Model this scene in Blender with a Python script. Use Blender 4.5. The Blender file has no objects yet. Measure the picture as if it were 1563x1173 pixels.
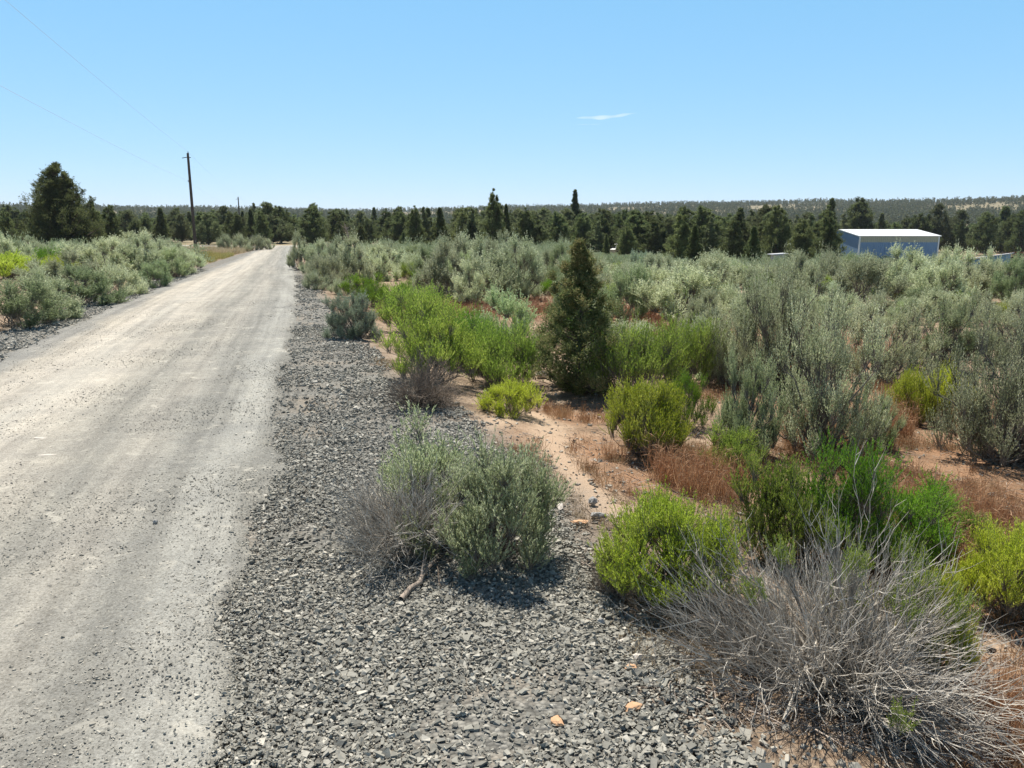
import bpy, math
import numpy as np
from mathutils import Vector
R = math.radians
scene = bpy.context.scene
COL = scene.collection
rng = np.random.default_rng(7)

# ------------------------------------------------------------------ camera
F, CX, CY = 1174.0, 781.5, 586.5
CAMH, PITCH = 1.9, R(11.3)
cp, sp_ = math.cos(PITCH), math.sin(PITCH)
cd = bpy.data.cameras.new("camera"); cam = bpy.data.objects.new("camera", cd); COL.objects.link(cam)
cam.location = (0, 0, CAMH); cam.rotation_euler = (R(90) - PITCH, 0, 0)
cd.sensor_width = 36; cd.lens = 36 * F / 1563; cd.clip_start = 0.05; cd.clip_end = 9000
scene.camera = cam

# ------------------------------------------------------------------ noise
_T = np.random.default_rng(3).random((256, 256))
def vnoise(x, y):
    xi = np.floor(x).astype(int); yi = np.floor(y).astype(int)
    fx = x - xi; fy = y - yi; fx = fx*fx*(3-2*fx); fy = fy*fy*(3-2*fy)
    a = _T[xi & 255, yi & 255]; b = _T[(xi+1) & 255, yi & 255]
    c = _T[xi & 255, (yi+1) & 255]; d = _T[(xi+1) & 255, (yi+1) & 255]
    return (a*(1-fx)+b*fx)*(1-fy)+(c*(1-fx)+d*fx)*fy - .5
def fbm(x, y, o=4):
    s = 0; a = 1
    for k in range(o):
        s = s + a*vnoise(x*2**k+17.3*k, y*2**k+9.1*k); a *= .5
    return s
def sst(x, a, b):
    t = np.clip((x-a)/(b-a), 0, 1); return t*t*(3-2*t)

# ------------------------------------------------------------------ terrain
RD = np.array([-0.278, 1.0]); RD /= np.linalg.norm(RD)
def to_us(x, y): return x*RD[1]-y*RD[0], x*RD[0]+y*RD[1]
def to_xy(u, s): return u*RD[1]+s*RD[0], -u*RD[0]+s*RD[1]
def pw(pts):
    a = np.array(pts, float)
    return lambda s: np.interp(s, a[:, 0], a[:, 1])
packR = pw([(-30, -.4), (4.5, -.34), (8, -.28), (16, -.08), (27, .03), (50, -.24), (73, -.5), (100, -.5)])
soilR = pw([(-30, .9), (0, 1.15), (3, 1.36), (5, 1.75), (7.5, 1.5), (11, 1.0), (18, .75), (27, .5), (40, .1), (60, -.1), (100, -.2)])
creamL = pw([(-30, -4.1), (12.6, -4.2), (20, -4.4), (28, -4.3), (56, -3.7), (73, -3.6), (100, -3.2)])
soilL = pw([(-30, -5.1), (16, -5.4), (24, -5.5), (42, -4.95), (64, -4.4), (73, -4.0), (100, -3.5)])
def ground(x, y, micro=True):
    x = np.asarray(x, float); y = np.asarray(y, float)
    u, s = to_us(x, y); sc = np.clip(s, -30, 100)
    r = np.hypot(x, y)
    dR = u - soilR(sc)
    z = -.2*sst(dR, 0, 1.8) - 2.5*sst(u, 5, 75)
    z = z + .12*sst(-(u-soilL(sc)), 0.2, 2)
    th = np.arctan2(x, np.maximum(y, 1e-3))
    hill = 30 + 14*sst(th, -.3, .25) + 7*fbm(x/260+3, y/260+5, 3)
    hill = np.where(y > 0, hill, 25)
    z = z + hill*sst(r, 300, 1350) + 60*sst(r, 1350, 4500)*0
    off = np.minimum(np.abs(dR)+0.0, np.abs(u-soilL(sc)))
    inside = (u > soilL(sc)) & (dR < 0) & (s < 100)
    k = np.where(inside, 0, sst(off, 0, 1.5))
    if micro:
        z = z + k*(.10*fbm(x/2.3, y/2.3, 3) + .035*fbm(x*2.2, y*2.2, 3)) + sst(r, 40, 120)*.5*fbm(x/25, y/25, 2)*k
    return z
def ray(px, py):
    X = (px-CX)/F; Y = -(py-CY)/F
    return np.array([X, cp+Y*sp_, -sp_+Y*cp])
def at(px, py):
    """point of the ground seen at a photograph pixel"""
    d = ray(px, py); t0 = .5; t = .5
    while t < 1500:
        p = d*t
        if CAMH+p[2] < float(ground(p[0], p[1])): break
        t0 = t; t *= 1.02
    for _ in range(30):
        m = (t0+t)/2
        if CAMH+d[2]*m < float(ground(d[0]*m, d[1]*m)): t = m
        else: t0 = m
    return d[0]*t, d[1]*t
def depth(x, y, z=0): return y*cp + (CAMH-z)*sp_
def project(x, y, z):
    Z = y*cp-(z-CAMH)*sp_; Y = y*sp_+(z-CAMH)*cp
    Z = np.maximum(Z, 1e-3)
    return CX+F*x/Z, CY-F*Y/Z

# ------------------------------------------------------------------ mesh building
class MB:
    def __init__(s): s.v = []; s.f = []; s.t = []; s.n = 0
    def add(s, v, f, t=None):
        v = np.asarray(v, np.float32).reshape(-1, 3); f = np.asarray(f, np.int64)
        s.v.append(v); s.f.append(f + s.n)
        s.t.append(np.full(len(v), .5, np.float32) if t is None else np.asarray(t, np.float32)); s.n += len(v)
    def mesh(s, name, mat, smooth=False):
        me = bpy.data.meshes.new(name)
        V = np.concatenate(s.v); me.vertices.add(len(V)); me.vertices.foreach_set('co', V.ravel())
        loops = np.concatenate([f.ravel() for f in s.f]); tot = np.concatenate([np.full(len(f), f.shape[1]) for f in s.f])
        st = np.concatenate([[0], np.cumsum(tot)[:-1]])
        me.loops.add(len(loops)); me.loops.foreach_set('vertex_index', loops.astype(np.int32))
        me.polygons.add(len(tot)); me.polygons.foreach_set('loop_start', st.astype(np.int32))
        me.polygons.foreach_set('loop_total', tot.astype(np.int32))
        me.polygons.foreach_set('use_smooth', np.full(len(tot), bool(smooth)))
        a = me.attributes.new('tint', 'FLOAT', 'POINT'); a.data.foreach_set('value', np.concatenate(s.t))
        me.materials.append(mat); me.update(calc_edges=True)
        return me
def nrm(a): return a/np.maximum(np.linalg.norm(a, axis=-1, keepdims=True), 1e-9)
def rdir(g, n): return nrm(g.normal(size=(n, 3)))
def bez(p0, p1, p2, n):
    t = np.linspace(0, 1, n)[None, :, None]
    return p0[:, None]*(1-t)**2+2*p1[:, None]*t*(1-t)+p2[:, None]*t*t
def tubes(mb, P, r0, r1, sides, tint=None, g=rng):
    N, n, _ = P.shape
    r0 = np.broadcast_to(r0, (N,)); r1 = np.broadcast_to(r1, (N,))
    T = nrm(np.gradient(P, axis=1)); m = nrm(P[:, -1]-P[:, 0])
    ref = np.where((np.abs(m[:, 2:3]) > .8), [[1., .3, 0]], [[0., 0, 1]])[:, None]
    S = nrm(np.cross(T, np.broadcast_to(ref, T.shape))); U = np.cross(S, T)
    rad = r0[:, None]+(r1-r0)[:, None]*np.linspace(0, 1, n)[None]
    a = np.arange(sides)*2*np.pi/sides
    V = P[:, :, None]+rad[:, :, None, None]*(S[:, :, None]*np.cos(a)[None, None, :, None]+U[:, :, None]*np.sin(a)[None, None, :, None])
    idx = np.arange(N*n*sides).reshape(N, n, sides)
    q = np.stack([idx[:, :-1], np.roll(idx, -1, 2)[:, :-1], np.roll(idx, -1, 2)[:, 1:], idx[:, 1:]], -1).reshape(-1, 4)
    tt = g.random(N) if tint is None else np.broadcast_to(tint, (N,))
    mb.add(V, q, np.repeat(tt, n*sides))
def leaves(mb, P, D, L, W, g=rng, tint=None):
    N = len(P); S = nrm(np.cross(D, rdir(g, N)))
    L = np.broadcast_to(L, (N,))[:, None]; W = np.broadcast_to(W, (N,))[:, None]
    B = nrm(np.cross(S, D))*L*.12
    V = np.stack([P, P+D*L*.5+S*W*.5+B, P+D*L, P+D*L*.5-S*W*.5+B], 1)
    mb.add(V, np.arange(N*4).reshape(N, 4), np.repeat(g.random(N) if tint is None else tint, 4))

# ------------------------------------------------------------------ materials
def new_mat(name):
    m = bpy.data.materials.new(name); m.use_nodes = True; nt = m.node_tree
    for n in list(nt.nodes): nt.nodes.remove(n)
    return m, nt, nt.nodes, nt.links
def ramp(nodes, stops, interp='LINEAR'):
    r = nodes.new('ShaderNodeValToRGB'); e = r.color_ramp.elements; r.color_ramp.interpolation = interp
    e[0].position, e[0].color = stops[0][0], (*stops[0][1], 1); e[1].position, e[1].color = stops[-1][0], (*stops[-1][1], 1)
    for p, c in stops[1:-1]:
        x = e.new(p); x.color = (*c, 1)
    return r
def leaf_mat(name, c0, c1, c2, trans=.35, rough=.6, spec=.25):
    m, nt, N, L = new_mat(name)
    at_ = N.new('ShaderNodeAttribute'); at_.attribute_name = 'tint'
    oi = N.new('ShaderNodeObjectInfo'); tc = N.new('ShaderNodeTexCoord')
    no = N.new('ShaderNodeTexNoise'); no.inputs['Scale'].default_value = 3.5; no.inputs['Detail'].default_value = 2
    L.new(tc.outputs['Object'], no.inputs['Vector'])
    a = N.new('ShaderNodeMath'); a.operation = 'MULTIPLY_ADD'; a.inputs[1].default_value = .6
    L.new(at_.outputs['Fac'], a.inputs[0])
    b = N.new('ShaderNodeMath'); b.operation = 'MULTIPLY_ADD'; b.inputs[1].default_value = 1.3; b.inputs[2].default_value = -.45
    L.new(no.outputs['Fac'], b.inputs[0]); L.new(b.outputs[0], a.inputs[2])
    rp = ramp(N, [(.05, c0), (.5, c1), (.95, c2)]); L.new(a.outputs[0], rp.inputs['Fac'])
    hs = N.new('ShaderNodeHueSaturation')
    mr = N.new('ShaderNodeMapRange'); mr.inputs['To Min'].default_value = .62; mr.inputs['To Max'].default_value = 1.15
    L.new(oi.outputs['Random'], mr.inputs['Value']); L.new(mr.outputs[0], hs.inputs['Value'])
    mr2 = N.new('ShaderNodeMapRange'); mr2.inputs['To Min'].default_value = .488; mr2.inputs['To Max'].default_value = .512
    mm = N.new('ShaderNodeMath'); mm.operation = 'FRACT'; mu = N.new('ShaderNodeMath'); mu.operation = 'MULTIPLY'; mu.inputs[1].default_value = 7.3
    L.new(oi.outputs['Random'], mu.inputs[0]); L.new(mu.outputs[0], mm.inputs[0]); L.new(mm.outputs[0], mr2.inputs['Value']); L.new(mr2.outputs[0], hs.inputs['Hue'])
    L.new(rp.outputs['Color'], hs.inputs['Color'])
    p = N.new('ShaderNodeBsdfPrincipled'); p.inputs['Roughness'].default_value = rough; p.inputs['Specular IOR Level'].default_value = spec
    L.new(hs.outputs['Color'], p.inputs['Base Color'])
    t = N.new('ShaderNodeBsdfTranslucent'); L.new(hs.outputs['Color'], t.inputs['Color'])
    mx = N.new('ShaderNodeMixShader'); mx.inputs[0].default_value = trans
    L.new(p.outputs[0], mx.inputs[1]); L.new(t.outputs[0], mx.inputs[2])
    o = N.new('ShaderNodeOutputMaterial'); L.new(mx.outputs[0], o.inputs['Surface'])
    return m
def wood_mat(name, c0, c1, scale=30, rough=.9):
    m, nt, N, L = new_mat(name)
    at_ = N.new('ShaderNodeAttribute'); at_.attribute_name = 'tint'
    tc = N.new('ShaderNodeTexCoord'); no = N.new('ShaderNodeTexNoise'); no.inputs['Scale'].default_value = scale; no.inputs['Detail'].default_value = 4
    L.new(tc.outputs['Object'], no.inputs['Vector'])
    a = N.new('ShaderNodeMath'); a.operation = 'ADD'; b = N.new('ShaderNodeMath'); b.operation = 'MULTIPLY'; b.inputs[1].default_value = .5
    L.new(at_.outputs['Fac'], a.inputs[0]); L.new(no.outputs['Fac'], a.inputs[1]); L.new(a.outputs[0], b.inputs[0])
    rp = ramp(N, [(.15, c0), (.85, c1)]); L.new(b.outputs[0], rp.inputs['Fac'])
    p = N.new('ShaderNodeBsdfPrincipled'); p.inputs['Roughness'].default_value = rough; p.inputs['Specular IOR Level'].default_value = .2
    L.new(rp.outputs['Color'], p.inputs['Base Color'])
    bu = N.new('ShaderNodeBump'); bu.inputs['Strength'].default_value = .6; bu.inputs['Distance'].default_value = .01
    L.new(no.outputs['Fac'], bu.inputs['Height']); L.new(bu.outputs[0], p.inputs['Normal'])
    o = N.new('ShaderNodeOutputMaterial'); L.new(p.outputs[0], o.inputs['Surface'])
    return m
def noise_node(N, L, vec, scale, detail=4, rough=.6, dist=0):
    n = N.new('ShaderNodeTexNoise'); n.inputs['Scale'].default_value = scale; n.inputs['Detail'].default_value = detail
    n.inputs['Roughness'].default_value = rough; n.inputs['Distortion'].default_value = dist; L.new(vec, n.inputs['Vector']); return n
def mixc(N, L, fac, a, b, mode='MIX'):
    m = N.new('ShaderNodeMix'); m.data_type = 'RGBA'; m.blend_type = mode
    for sock, v in ((m.inputs[0], fac), (m.inputs[6], a), (m.inputs[7], b)):
        if isinstance(v, (int, float)): sock.default_value = v
        elif isinstance(v, tuple): sock.default_value = (*v, 1)
        else: L.new(v, sock)
    return m.outputs[2]
def math_(N, L, op, a, b=0., c=0., clamp=False):
    m = N.new('ShaderNodeMath'); m.operation = op; m.use_clamp = clamp
    for i, v in enumerate((a, b, c)):
        if isinstance(v, (int, float)): m.inputs[i].default_value = v
        else: L.new(v, m.inputs[i])
    return m.outputs[0]
def finish(N, L, col, height=None, bstr=.5, bdist=.02, rough=.95, spec=.15):
    p = N.new('ShaderNodeBsdfPrincipled'); p.inputs['Roughness'].default_value = rough; p.inputs['Specular IOR Level'].default_value = spec
    L.new(col, p.inputs['Base Color'])
    if height is not None:
        bu = N.new('ShaderNodeBump'); bu.inputs['Strength'].default_value = bstr; bu.inputs['Distance'].default_value = bdist
        L.new(height, bu.inputs['Height']); L.new(bu.outputs[0], p.inputs['Normal'])
    o = N.new('ShaderNodeOutputMaterial'); L.new(p.outputs[0], o.inputs['Surface'])

M = {}
M['sage'] = leaf_mat('sage_leaf', (.33, .375, .20), (.58, .635, .39), (.83, .87, .62), .56)
M['sage_far'] = leaf_mat('sage_far_leaf', (.20, .235, .12), (.31, .35, .20), (.46, .50, .33), .4)
M['sage_green'] = leaf_mat('sage_green_leaf', (.26, .35, .15), (.44, .54, .27), (.66, .73, .46), .52)
M['sage_mint'] = leaf_mat('sage_mint_leaf', (.36, .44, .21), (.60, .69, .39), (.82, .87, .60), .55)
M['sage_olive'] = leaf_mat('sage_olive_leaf', (.31, .36, .18), (.58, .635, .37), (.85, .88, .64), .6)
M['sage_blue'] = leaf_mat('rabbit_blue_leaf', (.30, .39, .24), (.46, .56, .38), (.62, .70, .52), .42)
M['yellow'] = leaf_mat('rabbit_yellow_leaf', (.34, .44, .035), (.59, .69, .06), (.84, .89, .22), .5)
M['yellow_dull'] = leaf_mat('rabbit_olive_leaf', (.19, .29, .05), (.36, .50, .075), (.62, .73, .17), .5)
M['green'] = leaf_mat('rabbit_green_leaf', (.12, .25, .02), (.22, .42, .03), (.42, .60, .08), .45)
M['juniper'] = leaf_mat('juniper_leaf', (.075, .10, .036), (.155, .195, .075), (.32, .36, .15), .55)
M['juniper_far'] = leaf_mat('juniper_far_leaf', (.095, .115, .06), (.16, .185, .10), (.26, .285, .17), .35)
M['juniper_grey'] = leaf_mat('juniper_grey_leaf', (.09, .11, .05), (.17, .20, .092), (.33, .36, .185), .55)
M['juniper_tip'] = leaf_mat('juniper_tip_leaf', (.12, .14, .05), (.24, .245, .095), (.42, .36, .17), .35)
M['stem'] = wood_mat('shrub_bark', (.09, .075, .06), (.30, .265, .225))
M['dead'] = wood_mat('dead_twig', (.08, .067, .054), (.88, .81, .70), 20)
M['dead_brown'] = wood_mat('dead_brown_twig', (.10, .08, .062), (.40, .32, .25), 20)
M['trunk'] = wood_mat('juniper_bark', (.08, .06, .045), (.22, .18, .15), 8)
M['grass_rust'] = leaf_mat('cheatgrass', (.25, .12, .06), (.44, .24, .125), (.66, .48, .30), .35)
M['grass_tan'] = leaf_mat('tan_grass', (.38, .28, .15), (.56, .45, .28), (.72, .62, .44), .35)
M['grass_ochre'] = leaf_mat('ochre_grass', (.25, .24, .07), (.40, .36, .12), (.58, .50, .22), .35)
M['litter'] = wood_mat('litter_wood', (.16, .12, .09), (.55, .46, .38), 15)

# stones
def stone_mat(name, stops, bump=.3):
    m, nt, N, L = new_mat(name)
    a = N.new('ShaderNodeAttribute'); a.attribute_name = 'tint'
    tc = N.new('ShaderNodeTexCoord'); n = noise_node(N, L, tc.outputs['Object'], 60, 4, .7)
    f = math_(N, L, 'MULTIPLY_ADD', n.outputs['Fac'], .35, math_(N, L, 'MULTIPLY_ADD', a.outputs['Fac'], .85, -.1))
    rp = ramp(N, stops); L.new(f, rp.inputs['Fac'])
    finish(N, L, rp.outputs['Color'], n.outputs['Fac'], bump, .004, .85, .25)
    return m
M['gravel'] = stone_mat('basalt_gravel', [(0, (.14, .135, .117)), (.45, (.25, .24, .205)), (.8, (.37, .352, .30)), (.97, (.58, .54, .46))])
M['pebble'] = stone_mat('pale_pebble', [(0, (.12, .115, .10)), (.35, (.26, .245, .21)), (1, (.52, .48, .40))])
M['rock_orange'] = stone_mat('orange_rock', [(0, (.42, .23, .12)), (.6, (.62, .38, .22)), (1, (.72, .50, .33))])
M['rock_pale'] = stone_mat('pale_rock', [(0, (.42, .37, .31)), (.6, (.62, .56, .49)), (1, (.76, .71, .63))])
M['rock_grey'] = stone_mat('grey_rock', [(0, (.10, .095, .09)), (.6, (.36, .35, .33)), (1, (.6, .58, .54))])

# soil
m, nt, N, L = new_mat('soil'); M['soil'] = m
tc = N.new('ShaderNodeTexCoord'); V = tc.outputs['Object']
def attr(n):
    a = N.new('ShaderNodeAttribute'); a.attribute_name = n; return a.outputs['Fac']
big = noise_node(N, L, V, .35, 4, .6); mid = noise_node(N, L, V, 3.0, 6, .65); fine = noise_node(N, L, V, 38, 6, .75)
vo = N.new('ShaderNodeTexVoronoi'); vo.inputs['Scale'].default_value = 46; L.new(V, vo.inputs['Vector'])
r1 = ramp(N, [(.34, (.19, .14, .098)), (.5, (.33, .245, .17)), (.66, (.46, .355, .255))]); L.new(mid.outputs['Fac'], r1.inputs['Fac'])
r2 = ramp(N, [(.36, (.42, .36, .32)), (.46, (.88, .86, .84)), (.57, (1, 1, 1)), (.66, (1.3, 1.27, 1.25))]); L.new(fine.outputs['Fac'], r2.inputs['Fac'])
c = mixc(N, L, .85, r1.outputs['Color'], r2.outputs['Color'], 'MULTIPLY')
r3 = ramp(N, [(0, (.55, .5, .47)), (.12, (.75, .7, .68)), (.3, (1, 1, 1))]); L.new(vo.outputs['Color'], r3.inputs['Fac'])
c = mixc(N, L, .8, c, r3.outputs['Color'], 'MULTIPLY')
rust = math_(N, L, 'MULTIPLY', attr('rust'), math_(N, L, 'MULTIPLY_ADD', mid.outputs['Fac'], 2.4, -.45, True), 0, True)
c = mixc(N, L, math_(N, L, 'MULTIPLY', rust, .75), c, (.36, .185, .095))
path = math_(N, L, 'MULTIPLY_ADD', attr('path'), 1.6, math_(N, L, 'MULTIPLY_ADD', mid.outputs['Fac'], 1.2, -1.0), True)
c = mixc(N, L, math_(N, L, 'MULTIPLY', path, .75), c, (.54, .405, .285))
gr = math_(N, L, 'MULTIPLY_ADD', attr('grit'), 1.7, math_(N, L, 'MULTIPLY_ADD', mid.outputs['Fac'], 1.6, -1.25), True)
c = mixc(N, L, math_(N, L, 'MULTIPLY', gr, .85), c, (.25, .225, .19))
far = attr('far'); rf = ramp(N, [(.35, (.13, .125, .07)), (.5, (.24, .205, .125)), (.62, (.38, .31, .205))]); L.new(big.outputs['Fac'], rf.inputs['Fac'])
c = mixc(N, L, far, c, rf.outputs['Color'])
h = math_(N, L, 'ADD', fine.outputs['Fac'], math_(N, L, 'MULTIPLY', vo.outputs['Distance'], .6))
finish(N, L, c, h, .7, .02)

# road: lateral position is kept in UV.x, distance along in UV.y
m, nt, N, L = new_mat('packed_gravel'); M['road'] = m
tc = N.new('ShaderNodeTexCoord'); V = tc.outputs['Object']
uv = N.new('ShaderNodeUVMap'); uv.uv_map = 'lane'
sx = N.new('ShaderNodeSeparateXYZ'); L.new(uv.outputs[0], sx.inputs[0])
mp = N.new('ShaderNodeMapping'); mp.inputs['Scale'].default_value = (9, .35, 1); L.new(uv.outputs[0], mp.inputs['Vector'])
streak = noise_node(N, L, mp.outputs[0], 1.0, 5, .6, .3)
mp2 = N.new('ShaderNodeMapping'); mp2.inputs['Scale'].default_value = (.9, .12, 1); L.new(uv.outputs[0], mp2.inputs['Vector'])
wob = noise_node(N, L, mp2.outputs[0], 2.2, 4, .6)
lane = math_(N, L, 'ADD', sx.outputs['X'], math_(N, L, 'MULTIPLY_ADD', wob.outputs['Fac'], .26, -.13))
lane = math_(N, L, 'ADD', lane, math_(N, L, 'MULTIPLY_ADD', streak.outputs['Fac'], .07, -.035))
lr = ramp(N, [(0, (.27, .265, .245)), (.09, (.30, .29, .265)), (.15, (.44, .405, .345)), (.24, (.51, .47, .405)), (.34, (.44, .415, .365)), (.42, (.48, .445, .385)), (.52, (.40, .375, .325)), (.62, (.30, .29, .258)), (.72, (.36, .342, .302)), (.80, (.295, .288, .26)), (.865, (.285, .28, .255)), (.895, (.35, .345, .315)), (.95, (.35, .345, .315)), (.99, (.26, .255, .23))])
L.new(lane, lr.inputs['Fac'])
grain = noise_node(N, L, V, 85, 5, .8); patch = noise_node(N, L, V, 1.3, 6, .7); med = noise_node(N, L, V, 14, 5, .7)
rg = ramp(N, [(.36, (.45, .44, .42)), (.45, (.84, .83, .81)), (.55, (1.05, 1.05, 1.05)), (.64, (1.4, 1.38, 1.33))]); L.new(grain.outputs['Fac'], rg.inputs['Fac'])
c = mixc(N, L, .9, lr.outputs['Color'], rg.outputs['Color'], 'MULTIPLY')
rp = ramp(N, [(.3, (.80, .80, .81)), (.7, (1.15, 1.13, 1.1))]); L.new(patch.outputs['Fac'], rp.inputs['Fac'])
c = mixc(N, L, .9, c, rp.outputs['Color'], 'MULTIPLY')
rm = ramp(N, [(.34, (.72, .72, .71)), (.5, (1, 1, 1)), (.66, (1.18, 1.18, 1.16))]); L.new(med.outputs['Fac'], rm.inputs['Fac'])
c = mixc(N, L, .45, c, rm.outputs['Color'], 'MULTIPLY')
mp3 = N.new('ShaderNodeMapping'); mp3.inputs['Scale'].default_value = (26, .16, 1); L.new(uv.outputs[0], mp3.inputs['Vector'])
st3 = noise_node(N, L, mp3.outputs[0], 1.0, 4, .6, .1)
rs = ramp(N, [(.34, (.80, .80, .80)), (.5, (1, 1, 1)), (.66, (1.16, 1.16, 1.15))]); L.new(st3.outputs['Fac'], rs.inputs['Fac'])
c = mixc(N, L, .85, c, rs.outputs['Color'], 'MULTIPLY')
mpf = N.new('ShaderNodeMapping'); mpf.inputs['Scale'].default_value = (1, 1, 1); L.new(V, mpf.inputs['Vector'])
fl = noise_node(N, L, mpf.outputs[0], 5.5, 3, .55, .6)
flm = math_(N, L, 'MULTIPLY_ADD', fl.outputs['Fac'], 18, -11.0, True)
flm = math_(N, L, 'MULTIPLY', flm, math_(N, L, 'MULTIPLY_ADD', patch.outputs['Fac'], 3, -1.0, True))
c = mixc(N, L, math_(N, L, 'MULTIPLY', flm, .55), c, (.62, .58, .49))
h = math_(N, L, 'ADD', grain.outputs['Fac'], math_(N, L, 'MULTIPLY', med.outputs['Fac'], 2.0))
finish(N, L, c, h, .55, .012)

# shoulder bed
m, nt, N, L = new_mat('shoulder_bed'); M['bed'] = m
tc = N.new('ShaderNodeTexCoord'); V = tc.outputs['Object']
vo = N.new('ShaderNodeTexVoronoi'); vo.inputs['Scale'].default_value = 44; L.new(V, vo.inputs['Vector'])
vo2 = N.new('ShaderNodeTexVoronoi'); vo2.inputs['Scale'].default_value = 22; L.new(V, vo2.inputs['Vector'])
r = ramp(N, [(0, (.14, .136, .122)), (.5, (.25, .24, .212)), (.85, (.35, .335, .295)), (1, (.48, .45, .39))]); L.new(vo.outputs['Color'], r.inputs['Fac'])
rr = ramp(N, [(0, (1, 1, 1)), (.55, (.9, .9, .9)), (1, (.35, .35, .35))]); L.new(math_(N, L, 'MULTIPLY', vo.outputs['Distance'], 1.15), rr.inputs['Fac'])
c = mixc(N, L, .7, r.outputs['Color'], rr.outputs['Color'], 'MULTIPLY')
pn = noise_node(N, L, V, 1.6, 5, .65); fm = math_(N, L, 'MULTIPLY_ADD', pn.outputs['Fac'], 5, -2.4, True)
c = mixc(N, L, math_(N, L, 'MULTIPLY', fm, .75), c, (.33, .28, .22))
h = math_(N, L, 'SUBTRACT', 1.0, vo.outputs['Distance']); h2 = math_(N, L, 'SUBTRACT', h, vo2.outputs['Distance'])
finish(N, L, c, h2, .8, .02)

def plain(name, c, rough=.6, noise=.12, scale=6, metal=0, bump=0):
    m, nt, N, L = new_mat(name); tc = N.new('ShaderNodeTexCoord')
    n = noise_node(N, L, tc.outputs['Object'], scale, 5, .65)
    r = ramp(N, [(.25, tuple(x*(1-noise) for x in c)), (.75, tuple(min(1, x*(1+noise)) for x in c))]); L.new(n.outputs['Fac'], r.inputs['Fac'])
    finish(N, L, r.outputs['Color'], n.outputs['Fac'] if bump else None, bump, .01, rough, .3)
    return m
M['blue'] = plain('blue_siding', (.19, .30, .46), .55, .06, 1.5)
M['tan_siding'] = plain('tan_siding', (.42, .41, .32), .55, .05, 1.5)
M['white'] = plain('white_metal', (.80, .80, .79), .5, .04, 1.5)
M['pale_blue'] = plain('pale_blue_siding', (.20, .32, .44), .6, .08)
M['grey_roof'] = plain('grey_roof', (.55, .55, .56), .6, .08)
M['rust'] = plain('rusty_metal', (.20, .085, .045), .85, .35, 8)
M['dark'] = plain('dark_rubber', (.03, .03, .032), .8, .2)
M['glass'] = plain('car_glass', (.03, .035, .04), .1, .1)
M['wire'] = plain('aluminium_wire', (.7, .71, .73), .4, .05)
M['pole'] = wood_mat('pole_wood', (.055, .042, .034), (.15, .12, .10), 6)
M['insul'] = plain('insulator_glaze', (.35, .33, .31), .25, .1)

# ------------------------------------------------------------------ object helpers
def tag(o, label=None, cat=None, group=None, kind=None):
    if label: o['label'] = label
    if cat: o['category'] = cat
    if group: o['group'] = group
    if kind: o['kind'] = kind
    return o
def mobj(name, me, parent=None):
    o = bpy.data.objects.new(name, me); COL.objects.link(o)
    if parent: o.parent = parent
    return o
def empty(name, loc, rz=0, sc=(1, 1, 1)):
    o = bpy.data.objects.new(name, None); COL.objects.link(o); o.location = loc; o.rotation_euler = (0, 0, rz); o.scale = sc
    o.empty_display_size = .2
    return o
def box(mb, x0, x1, y0, y1, z0, z1):
    v = [(x, y, z) for z in (z0, z1) for y in (y0, y1) for x in (x0, x1)]
    mb.add(v, [(0, 2, 3, 1), (4, 5, 7, 6), (0, 1, 5, 4), (2, 6, 7, 3), (0, 4, 6, 2), (1, 3, 7, 5)])

# ------------------------------------------------------------------ ground sheet (polar grid, denser near the camera)
FR = at(700, 640)
rust_blobs = [(at(*p), r) for p, r in [((900, 690), .9), ((960, 730), .7), ((1060, 730), .8), ((870, 640), .5), ((1330, 700), 1.0), ((1420, 690), 1.3), ((1520, 740), 1.2),
    ((1450, 800), .9), ((1540, 1100), .6), ((1500, 900), .6), ((1000, 530), 1.6), ((1080, 505), 1.6), ((750, 468), 2.6), ((820, 478), 2.0), ((700, 475), 2.0), ((900, 480), 2),
    ((470, 465), .5), ((560, 480), 1.), ((590, 395), 5), ((1300, 520), 1.5), ((1380, 620), 1.2), ((1350, 870), .5), ((30, 388), 3.), ((1250, 610), 1.5), ((1000, 480), 2), ((1200, 540), 1.5), ((1550, 380), 9), ((1450, 380), 6)]]
path_pts = [at(*p) for p in [(940, 785), (890, 745), (850, 700), (835, 650), (815, 632), (770, 640), (730, 650)]]
def blob(x, y, lst):
    v = np.zeros_like(x)
    for (bx, by), r in lst: v = np.maximum(v, np.exp(-((x-bx)**2+(y-by)**2)/(r*r)))
    return v
def seg_dist(x, y, pts):
    d = np.full_like(x, 1e9)
    for (ax, ay), (bx, by) in zip(pts[:-1], pts[1:]):
        dx, dy = bx-ax, by-ay; t = np.clip(((x-ax)*dx+(y-ay)*dy)/(dx*dx+dy*dy), 0, 1)
        d = np.minimum(d, np.hypot(x-ax-t*dx, y-ay-t*dy))
    return d
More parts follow.
